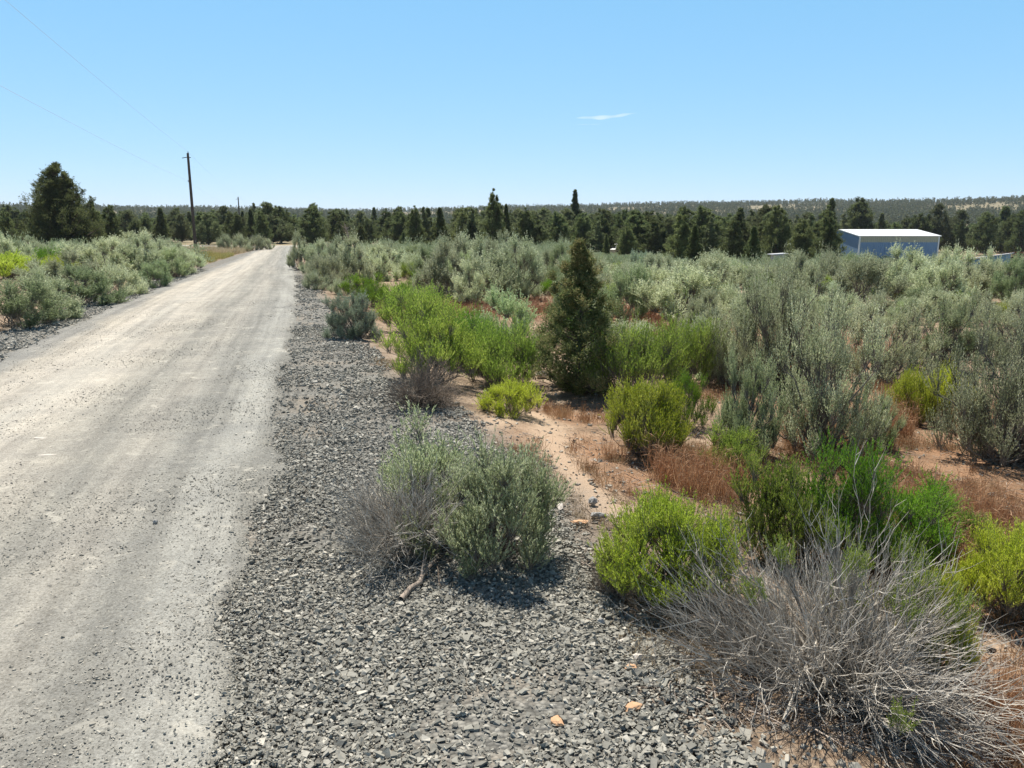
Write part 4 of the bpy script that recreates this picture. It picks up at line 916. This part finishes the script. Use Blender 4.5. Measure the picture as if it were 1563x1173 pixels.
# litter of fallen twigs
g = np.random.default_rng(70); mb = MB(); n = 17000
px = g.uniform(560, 1620, n); py = 560+600*g.random(n)**1.0
t = []; 
X = np.zeros(n); Y_ = np.zeros(n)
for i in range(n):
    d = ray(px[i], py[i]); k = -(CAMH+.15)/d[2]; X[i], Y_[i] = d[0]*k, d[1]*k
u, s = to_us(X, Y_); off = u-soilR(np.clip(s, -30, 100)); k = (off > .0) | ((off > -.3) & (g.random(n) < .12)); k &= seg_dist(X, Y_, path_pts) > .1
X, Y_ = X[k], Y_[k]; n = len(X); a = g.uniform(0, 6.283, n); Ln = .038*np.exp(g.normal(0, .65, n)); Z = ground(X, Y_)+.006
P0 = np.stack([X, Y_, Z], -1); X2 = X+np.cos(a)*Ln; Y2 = Y_+np.sin(a)*Ln; P2 = np.stack([X2, Y2, ground(X2, Y2)+.006+.02*g.random(n)*Ln/.05], -1)
mid = (P0+P2)/2+rdir(g, n)*Ln[:, None]*.15; mid[:, 2] = (P0[:, 2]+P2[:, 2])/2+.004
tubes(mb, bez(P0, mid, P2, 4), .0022*(Ln/.05)**.5, .0012, 3, None, g)
tag(mobj('twig_litter', mb.mesh('twig_litter', M['litter'])), 'fallen grey and brown twigs littering the soil', 'twigs', kind='stuff')

def stick(p0, p1, r, label, mat='dead', name='stick', seed=1, up=0.03, fork=False):
    (x0, y0), (x1, y1) = at(*p0), at(*p1); g = np.random.default_rng(seed)
    A = np.array([[x0, y0, float(ground(x0, y0))+r+.02]]); B = np.array([[x1, y1, float(ground(x1, y1))+r+up]])
    P = bez(A, (A+B)/2+g.normal(0, .01, (1, 3)), B, 9); P[:, 1:-1] += g.normal(0, r*.35, (1, 7, 3)); mbx = MB(); tubes(mbx, P, r, r*.55, 9, .6, g)
    m = P[0, 4]; l = float(np.linalg.norm(B-A))
    for q in range(2 if fork else 1):
        d = nrm(nrm(B-A)+rdir(g, 1)*.8); d[0, 2] = abs(d[0, 2]); tubes(mbx, bez(m[None], m[None]+d*l*.15, m[None]+d*l*.3+[0, 0, .01], 4), r*.45, r*.15, 6, .5, g)
    tag(mobj(name, mbx.mesh(name, M[mat], True)), label, 'branch')
stick((612, 925), (668, 862), .016, 'thick weathered dead limb lying in front of the dead twigs on the gravel', 'litter', 'dead_branch', 3, .05, True)
stick((672, 905), (668, 868), .005, 'thin dark root arching onto the gravel beside the thick limb', 'dead_brown', 'dead_branch', 4)
stick((690, 872), (728, 818), .006, 'pale forked stick rising from the shade under the leafy foreground sagebrush', 'dead', 'dead_branch', 5, .12, True)
stick((884, 879), (930, 880), .0045, 'straight pale stick on the soil left of the bright yellow green rabbitbrush', 'dead', 'stick', 6)
stick((868, 858), (915, 878), .005, 'grey stick crossing the soil above the straight pale one', 'litter', 'stick', 7)
stick((640, 1001), (690, 1000), .003, 'thin straw coloured twig lying on the open gravel', 'litter', 'stick', 8)
stick((1195, 1110), (1245, 1020), .007, 'bleached forked branch lying in the front of the largest dead shrub', 'dead', 'dead_branch', 9, .15, True)
stick((1290, 1010), (1360, 1090), .006, 'bleached straight branch crossing the right front of the largest dead shrub', 'dead', 'dead_branch', 10, .1, True)

# ------------------------------------------------------------------ power line
def pole(D, px, H, r, label, arm=True):
    y = D; x = (px-CX)/F*depth(0, y, 0); z = float(ground(x, y))
    e = empty('power_pole', (x, y, z)); g = np.random.default_rng(int(D))
    mb = MB(); P = np.zeros((1, 9, 3)); P[0, :, 2] = np.linspace(-.2, H, 9); P[0, :, 0] += np.linspace(0, -.03, 9); tubes(mb, P, r, r*.66, 12, .5, g)
    mobj('pole_shaft', mb.mesh('pole_shaft', M['pole'], True), e)
    if arm:
        mb = MB(); tubes(mb, np.array([[[-.55, 0, H-.42], [-.2, 0, H-.36], [.12, 0, H-.38], [.2, 0, H-.38]]]), .035, .035, 6, .5); mobj('bracket_arm', mb.mesh('bracket_arm', M['pole']), e)
    for zz, rr in ((H, .05), (H-2.4, .045)):
        mb = MB(); n = 10; a = np.linspace(0, 2*np.pi, n, endpoint=False); prof = [(.3, 0), (1, .02), (.6, .06), (1, .09), (.5, .13), (.35, .16)]
        if zz < H: ox = -r-.03
        else: ox = 0
        V = np.array([[(math.cos(t)*rr*p+ox, math.sin(t)*rr*p, zz-(0 if zz == H else .08)+q) for t in a] for p, q in prof]); idx = np.arange(V.shape[0]*n).reshape(-1, n)
        mb.add(V, np.stack([idx[:-1], np.roll(idx, -1, 1)[:-1], np.roll(idx, -1, 1)[1:], idx[1:]], -1).reshape(-1, 4)); mobj('insulator', mb.mesh('insulator', M['insul'], True), e)
    tag(e, label, 'power pole', 'power poles left of the road'); return np.array([x, y, z+H+.12]), np.array([x-r-.03, y, z+H-2.4])
T1 = pole(71, 299, 8.55, .15, 'nearest dark wooden power pole standing in the straw grass')
T2 = pole(158, 368, 8.5, .15, 'second wooden power pole, half as tall, behind the row of sagebrush')
T3 = pole(285, 393, 9.2, .15, 'third and farthest power pole, only its tip above the belt', False)
dv = (T1[0]-T2[0]); T0 = [T1[0]+dv*1.02, T1[1]+dv*1.02]; T4 = [T3[0]*1.5, T3[1]*1.5]
for q, (nm, lab) in enumerate([('power_line', 'upper of two thin wires running between the power poles'), ('power_line', 'lower of two thin wires running between the power poles')]):
    mb = MB(); chain = [T0[q], T1[q], T2[q], T3[q]]
    for A, B in zip(chain[:-1], chain[1:]):
        t = np.linspace(0, 1, 28)[:, None]; P = A*(1-t)+B*t; P[:, 2] -= 4*.35*(t*(1-t))[:, 0]; tubes(mb, P[None], .0045, .0045, 5, .5)
    tag(mobj(nm, mb.mesh(nm, M['wire'], True)), lab, 'power line', 'power lines')
# pole like snag at the belt
x = (476-CX)/F*depth(0, 118, 0); z = float(ground(x, 118)); mb = MB(); P = np.zeros((1, 7, 3)); P[0, :, 2] = np.linspace(-.1, 6.0, 7); tubes(mb, P, .16, .09, 8, .7)
e = mobj('power_pole', mb.mesh('power_pole', M['trunk'], True)); e.location = (x, 118, z); tag(e, 'grey wooden pole in front of the junipers at the end of the road', 'power pole')
# pale dead snag
g = np.random.default_rng(5); x = (531-CX)/F*depth(0, 96, 0); z = float(ground(x, 96)); mb = MB(); P = np.zeros((1, 7, 3)); P[0, :, 2] = np.linspace(-.1, 3.0, 7); P[0, :, 0] = np.linspace(.3, -.25, 7)+g.normal(0, .06, 7)
tubes(mb, P, .20, .06, 8, .8, g); idx = g.integers(1, 6, 16); A = P[0, idx]; D = nrm(rdir(g, 16)*[1, 1, .6]+[0, 0, .5]); tubes(mb, bez(A, A+D*.4, A+D*.8+[0, 0, .2], 5), .05, .012, 5, None, g)
idx = g.integers(1, 6, 30); A = P[0, idx]+rdir(g, 30)*.3; D = nrm(rdir(g, 30)+[0, 0, .2]); tubes(mb, bez(A, A+D*.3, A+D*.6, 4), .02, .006, 4, None, g)
o = mobj('dead_tree', mb.mesh('dead_tree', M['dead_brown'])); o.location = (x, 96, z); tag(o, 'pale dead juniper snag in front of the belt right of the road', 'dead tree')

# ------------------------------------------------------------------ blue shed
def quadmb(faces):
    mb = MB()
    for f in faces: mb.add(f, [list(range(len(f)))])
    return mb
x0, x1, y0, yr = 48.9, 60.0, 110.0, 116.6; zg = float(ground(55, 110))-.1; ze = CAMH-9/1174*depth(0, 110, 1)*1.0; zr = CAMH+.0; y1 = 2*yr-y0
w, dp, he, hr = x1-x0, y1-y0, ze-zg, zr-zg+.02
e = empty('metal_shed', ((x0+x1)/2, (y0+y1)/2, zg)); hw, hd = w/2, dp/2
def corrug(x0, x1, z0, z1, y, n, d=.03):
    X = np.linspace(x0, x1, n*4+1); Y = y+np.array([0, 0, d, d]*n+[0]); V = np.concatenate([np.stack([X, Y, 0*X+z0], -1), np.stack([X, Y, 0*X+z1], -1)]); m = len(X)
    i = np.arange(m-1); return V, np.stack([i, i+1, i+m+1, i+m], -1)
mb = MB(); V, f = corrug(-hw, hw, 0, he-.82, -hd, 40); mb.add(V, f); V, f = corrug(-hw, hw, 0, he, hd, 40, -.03); mb.add(V, f)
for sx in (-1, 1):
    mb.add([(sx*hw, -hd, 0), (sx*hw, hd, 0), (sx*hw, hd, he), (sx*hw, 0, hr), (sx*hw, -hd, he)], [[0, 1, 2, 3, 4]])
mobj('wall', mb.mesh('wall', M['blue']), e)
mb = MB(); V, f = corrug(-hw, hw, he-.82, he, -hd-.01, 40); mb.add(V, f); tag(mobj('upper_wall_band', mb.mesh('upper_wall_band', M['tan_siding']), e), 'pale tan band under the eaves')
mb = MB()
for s in (-1, 1):
    a = np.array([(-hw-.25, s*(hd+.2), he-.02), (hw+.25, s*(hd+.2), he-.02), (hw+.25, 0, hr+.03), (-hw-.25, 0, hr+.03)]); b = a+[0, 0, .1]
    mb.add(np.concatenate([a, b]), [(0, 1, 2, 3), (4, 7, 6, 5), (0, 4, 5, 1), (1, 5, 6, 2), (3, 7, 4, 0)])
mobj('roof', mb.mesh('roof', M['white']), e)
mb = MB()
for sx in (-1, 1):
    box(mb, sx*hw-.09, sx*hw+.09, -hd-.05, -hd+.12, 0, he-.03)
mobj('corner_trim', mb.mesh('corner_trim', M['white']), e)
mb = MB(); box(mb, -1.9, 1.9, -hd-.04, -hd-.015, 0, 2.7); 
for q in range(1, 6): box(mb, -1.9, 1.9, -hd-.055, -hd-.041, q*.45-.02, q*.45+.02)
tag(mobj('rolling_door', mb.mesh('rolling_door', M['blue']), e))
tag(e, 'large blue metal shed with white roof and tan band under the eaves', 'shed')
def small_shed(px, D, w, d, h0, h1, rz, wall, roof, label):
    y = D; x = (px-CX)/F*depth(0, y, -2.4); z = float(ground(x, y)); e = empty('small_shed', (x, y, z), rz); hw, hd = w/2, d/2
    mb = MB(); v = [(-hw, -hd, 0), (hw, -hd, 0), (hw, hd, 0), (-hw, hd, 0), (-hw, -hd, h0), (hw, -hd, h1), (hw, hd, h1), (-hw, hd, h0)]
    mb.add(v, [(0, 1, 5, 4), (1, 2, 6, 5), (2, 3, 7, 6), (3, 0, 4, 7)]); mobj('wall', mb.mesh('wall', M[wall]), e)
    a = np.array([(-hw-.3, -hd-.2, h0+.02), (hw+.3, -hd-.2, h1+.06), (hw+.3, hd+.2, h1+.06), (-hw-.3, hd+.2, h0+.02)]); mb = MB(); mb.add(np.concatenate([a, a+[0, 0, .08]]), [(3, 2, 1, 0), (4, 5, 6, 7), (0, 1, 5, 4), (1, 2, 6, 5), (2, 3, 7, 6), (3, 0, 4, 7)])
    mobj('roof', mb.mesh('roof', M[roof]), e)
    mb = MB(); box(mb, -.45, .45, -hd-.03, -hd-.005, .02, min(h0, h1)-.15); mobj('door', mb.mesh('door', M[wall]), e)
    return tag(e, label, 'shed')
small_shed(1508, 84, 3.4, 4.2, 1.35, 2.0, R(-38), 'pale_blue', 'grey_roof', 'small low pale blue shed with sloping grey roof at right')
small_shed(1185, 76, .95, 1.2, 1.2, 1.25, 0, 'grey_roof', 'grey_roof', 'low grey flat roofed box half hidden in the sagebrush left of the blue shed')
# white vehicle half hidden
x = (938-CX)/F*depth(0, 106, -1); z = float(ground(x, 106)); e = empty('parked_car', (x, 106, z), R(62))
prof = [(-2.1, .35), (-2.15, .85), (-1.5, .98), (-.9, 1.5), (.9, 1.56), (1.9, 1.45), (2.1, .95), (2.15, .4)]
mb = MB(); a = np.array([(p, -.85 if q < 1.1 else -.68, q) for p, q in prof]); b = a*[1, -1, 1]; m = len(prof)
mb.add(np.concatenate([a, b]), [(i, i+1, i+m+1, i+m) for i in range(m-1)]); mb.add(a, [list(range(m))]); mb.add(b, [list(range(m))[::-1]]); mobj('body', mb.mesh('body', M['white']), e)
mb = MB(); mb.add([(-1.44, -.62, 1.04), (-1.44, .62, 1.04), (-.95, .6, 1.48), (-.95, -.6, 1.48)], [(0, 1, 2, 3)]); mb.v[0][:, 0] -= .03
for s in (-1, 1): mb.add([(-1.2, s*.80, 1.08), (1.8, s*.80, 1.08), (1.7, s*.71, 1.42), (-.85, s*.71, 1.42)], [(0, 1, 2, 3)])
mobj('window', mb.mesh('window', M['glass']), e)
for wx in (-1.35, 1.35):
    for wy in (-.8, .8):
        mb = MB(); n = 16; a = np.linspace(0, 2*np.pi, n, endpoint=False); V = np.array([[(wx+math.cos(t)*rr, wy+yy_, .33+math.sin(t)*rr) for t in a] for rr, yy_ in ((.12, -.11), (.33, -.1), (.33, .1), (.12, .11))]); idx = np.arange(4*n).reshape(4, n)
        mb.add(V, np.stack([idx[:-1], np.roll(idx, -1, 1)[:-1], np.roll(idx, -1, 1)[1:], idx[1:]], -1).reshape(-1, 4)); mobj('wheel', mb.mesh('wheel', M['dark']), e)
tag(e, 'white vehicle half hidden between small junipers in the middle', 'car')
# rusty trailer in the yard
x = (1550-CX)/F*depth(0, 118, -2.4); z = float(ground(x, 118)); e = empty('trailer', (x, 118, z), R(12))
mb = MB(); box(mb, -.85, .85, -.6, .6, .55, .62)
for (a0, a1, b0, b1) in [(-.85, .85, -.62, -.57), (-.85, .85, .57, .62), (-.87, -.82, -.6, .6), (.82, .87, -.6, .6)]: box(mb, a0, a1, b0, b1, 1.15, 1.28); box(mb, a0, a1, b0, b1, .8, .88)
for a0 in (-.86, 0, .82):
    for b0 in (-.61, .57): box(mb, a0, a0+.05, b0, b0+.05, .62, 1.15)
mobj('bed', mb.mesh('bed', M['rust']), e)
mb = MB(); box(mb, -1.7, -.86, -.04, .04, .52, .6); box(mb, -1.66, -1.6, -.03, .03, 0, .52); mobj('drawbar', mb.mesh('drawbar', M['rust']), e)
for s in (-1, 1):
    mb = MB(); n = 14; a = np.linspace(0, 2*np.pi, n, endpoint=False); V = np.array([[(math.cos(t)*rr, s*.72+yy_, .3+math.sin(t)*rr) for t in a] for rr, yy_ in ((.1, -.09), (.3, -.08), (.3, .08), (.1, .09))]); idx = np.arange(4*n).reshape(4, n)
    mb.add(V, np.stack([idx[:-1], np.roll(idx, -1, 1)[:-1], np.roll(idx, -1, 1)[1:], idx[1:]], -1).reshape(-1, 4)); mobj('wheel', mb.mesh('wheel', M['dark']), e)
tag(e, 'rust brown open frame trailer in the pale yard right of the small low shed', 'trailer')
for q, (px, lab) in enumerate([(1491, 'left fence post in the yard above the small low shed'), (1505, 'right fence post in the yard above the small low shed')]):
    D = 150; x = (px-CX)/F*depth(0, D, -2.4); z = float(ground(x, D)); mb = MB(); g = np.random.default_rng(q); P = np.zeros((1, 4, 3)); P[0, :, 2] = np.linspace(-.1, 1.6, 4); tubes(mb, P, .13, .11, 8, .3, g); P = np.array([[[0, 0, 1.6], [.01, 0, 1.64]]]); tubes(mb, P, .11, .02, 8, .3, g)
    o = mobj('fence_post', mb.mesh('fence_post', M['trunk'])); o.location = (x, D, z); tag(o, lab, 'post', 'fence posts in the yard')

# ------------------------------------------------------------------ cloud
def cloud(px0, px1, py, thick, tilt, dens, label, seed):
    D = 4200; d = ray((px0+px1)/2, py); d = d/d[1]*D; Wd = (px1-px0)/F*D; g = np.random.default_rng(seed)
    mb = MB(); n, m = 40, 16; t = np.linspace(0, 1, n); a = np.linspace(0, 2*np.pi, m, endpoint=False)
    th = thick/F*D*.5*(np.sin(np.pi*t)**.7)*(.6+.4*np.sin(t*9+seed)**2)*(1-.35*t)
    cz = (tilt*(t-.5)-.18*tilt*np.cos(np.pi*2*(t-.5)))/F*D
    V = np.stack([np.broadcast_to(((t-.5)*Wd)[:, None], (n, m)), np.cos(a)[None]*th[:, None]*6, np.sin(a)[None]*th[:, None]+cz[:, None]], -1); idx = np.arange(n*m).reshape(n, m)
    mb.add(V, np.stack([idx[:-1], np.roll(idx, -1, 1)[:-1], np.roll(idx, -1, 1)[1:], idx[1:]], -1).reshape(-1, 4))
    mt, nt, N, L = new_mat('cloud_vapour'); pv = N.new('ShaderNodeVolumePrincipled'); pv.inputs['Color'].default_value = (1, 1, 1, 1); pv.inputs['Density'].default_value = dens; pv.inputs['Anisotropy'].default_value = .5
    o_ = N.new('ShaderNodeOutputMaterial'); L.new(pv.outputs[0], o_.inputs['Volume'])
    o = mobj('cloud', mb.mesh('cloud', mt, True)); o.location = (d[0], d[1], CAMH+d[2]); tag(o, label, 'cloud', kind=None)
cloud(880, 972, 178, 6.5, 7, .006, 'thin white sliver of cloud alone in the blue sky', 1)
cloud(872, 930, 190, 2.2, 2, .003, 'fainter wisp of cloud just below the white sliver', 2)

# ------------------------------------------------------------------ air
mt, nt, N, L = new_mat('air'); pv = N.new('ShaderNodeVolumePrincipled'); pv.inputs['Color'].default_value = (.80, .88, 1, 1); pv.inputs['Density'].default_value = .00012
o_ = N.new('ShaderNodeOutputMaterial'); L.new(pv.outputs[0], o_.inputs['Volume'])
mb = MB(); box(mb, -8000, 8000, -8000, 8000, -12, 75); tag(mobj('haze', mb.mesh('haze', mt)), kind='stuff')

# ------------------------------------------------------------------ light
SUN_AZ, SUN_EL = R(-14), R(62)
wd = bpy.data.worlds.new("World"); scene.world = wd; wd.use_nodes = True; nt = wd.node_tree
for n in list(nt.nodes): nt.nodes.remove(n)
sky = nt.nodes.new('ShaderNodeTexSky'); sky.sky_type = 'NISHITA'; sky.sun_disc = False; sky.sun_elevation = SUN_EL; sky.sun_rotation = SUN_AZ
sky.altitude = 3000; sky.air_density = 1.0; sky.dust_density = 0; sky.ozone_density = 1.5
bg = nt.nodes.new('ShaderNodeBackground'); bg.inputs['Strength'].default_value = .1
wo = nt.nodes.new('ShaderNodeOutputWorld'); 
sepc = nt.nodes.new('ShaderNodeSeparateColor'); comb = nt.nodes.new('ShaderNodeCombineColor'); nt.links.new(sky.outputs[0], sepc.inputs[0])
for i_, (gam, k_) in enumerate(((.75, 1.26), (.42, 2.78), (.3, 4.3))):
    pw_ = nt.nodes.new('ShaderNodeMath'); pw_.operation = 'POWER'; pw_.inputs[1].default_value = gam; nt.links.new(sepc.outputs[i_], pw_.inputs[0])
    ml_ = nt.nodes.new('ShaderNodeMath'); ml_.operation = 'MULTIPLY'; ml_.inputs[1].default_value = k_; nt.links.new(pw_.outputs[0], ml_.inputs[0]); nt.links.new(ml_.outputs[0], comb.inputs[i_])
tcw = nt.nodes.new('ShaderNodeTexCoord'); sxw = nt.nodes.new('ShaderNodeSeparateXYZ'); nt.links.new(tcw.outputs['Generated'], sxw.inputs[0])
mrw = nt.nodes.new('ShaderNodeMapRange'); mrw.interpolation_type = 'SMOOTHSTEP'; mrw.inputs['From Min'].default_value = .27; mrw.inputs['From Max'].default_value = .6; nt.links.new(sxw.outputs['Z'], mrw.inputs['Value'])
mxw = nt.nodes.new('ShaderNodeMix'); mxw.data_type = 'RGBA'; nt.links.new(mrw.outputs[0], mxw.inputs[0]); nt.links.new(comb.outputs[0], mxw.inputs[6]); dim = nt.nodes.new('ShaderNodeVectorMath'); dim.operation = 'SCALE'; dim.inputs['Scale'].default_value = .65; nt.links.new(sky.outputs[0], dim.inputs[0]); nt.links.new(dim.outputs[0], mxw.inputs[7])
nt.links.new(mxw.outputs[2], bg.inputs[0]); nt.links.new(bg.outputs[0], wo.inputs[0])
ld = bpy.data.lights.new('sun', 'SUN'); ld.energy = 5.0; ld.angle = R(.53); ld.color = (1, .95, .86)
so = bpy.data.objects.new('sun', ld); COL.objects.link(so)
sd = Vector((math.sin(SUN_AZ)*math.cos(SUN_EL), math.cos(SUN_AZ)*math.cos(SUN_EL), math.sin(SUN_EL)))
so.rotation_euler = sd.to_track_quat('Z', 'Y').to_euler(); so.location = sd*50
scene.view_settings.view_transform = 'Standard'; scene.view_settings.look = 'None'; scene.view_settings.gamma = 1; scene.view_settings.exposure = 0.44
scene.render.engine = 'CYCLES'; scene.cycles.max_bounces = 8; scene.cycles.volume_bounces = 3; scene.cycles.transparent_max_bounces = 8
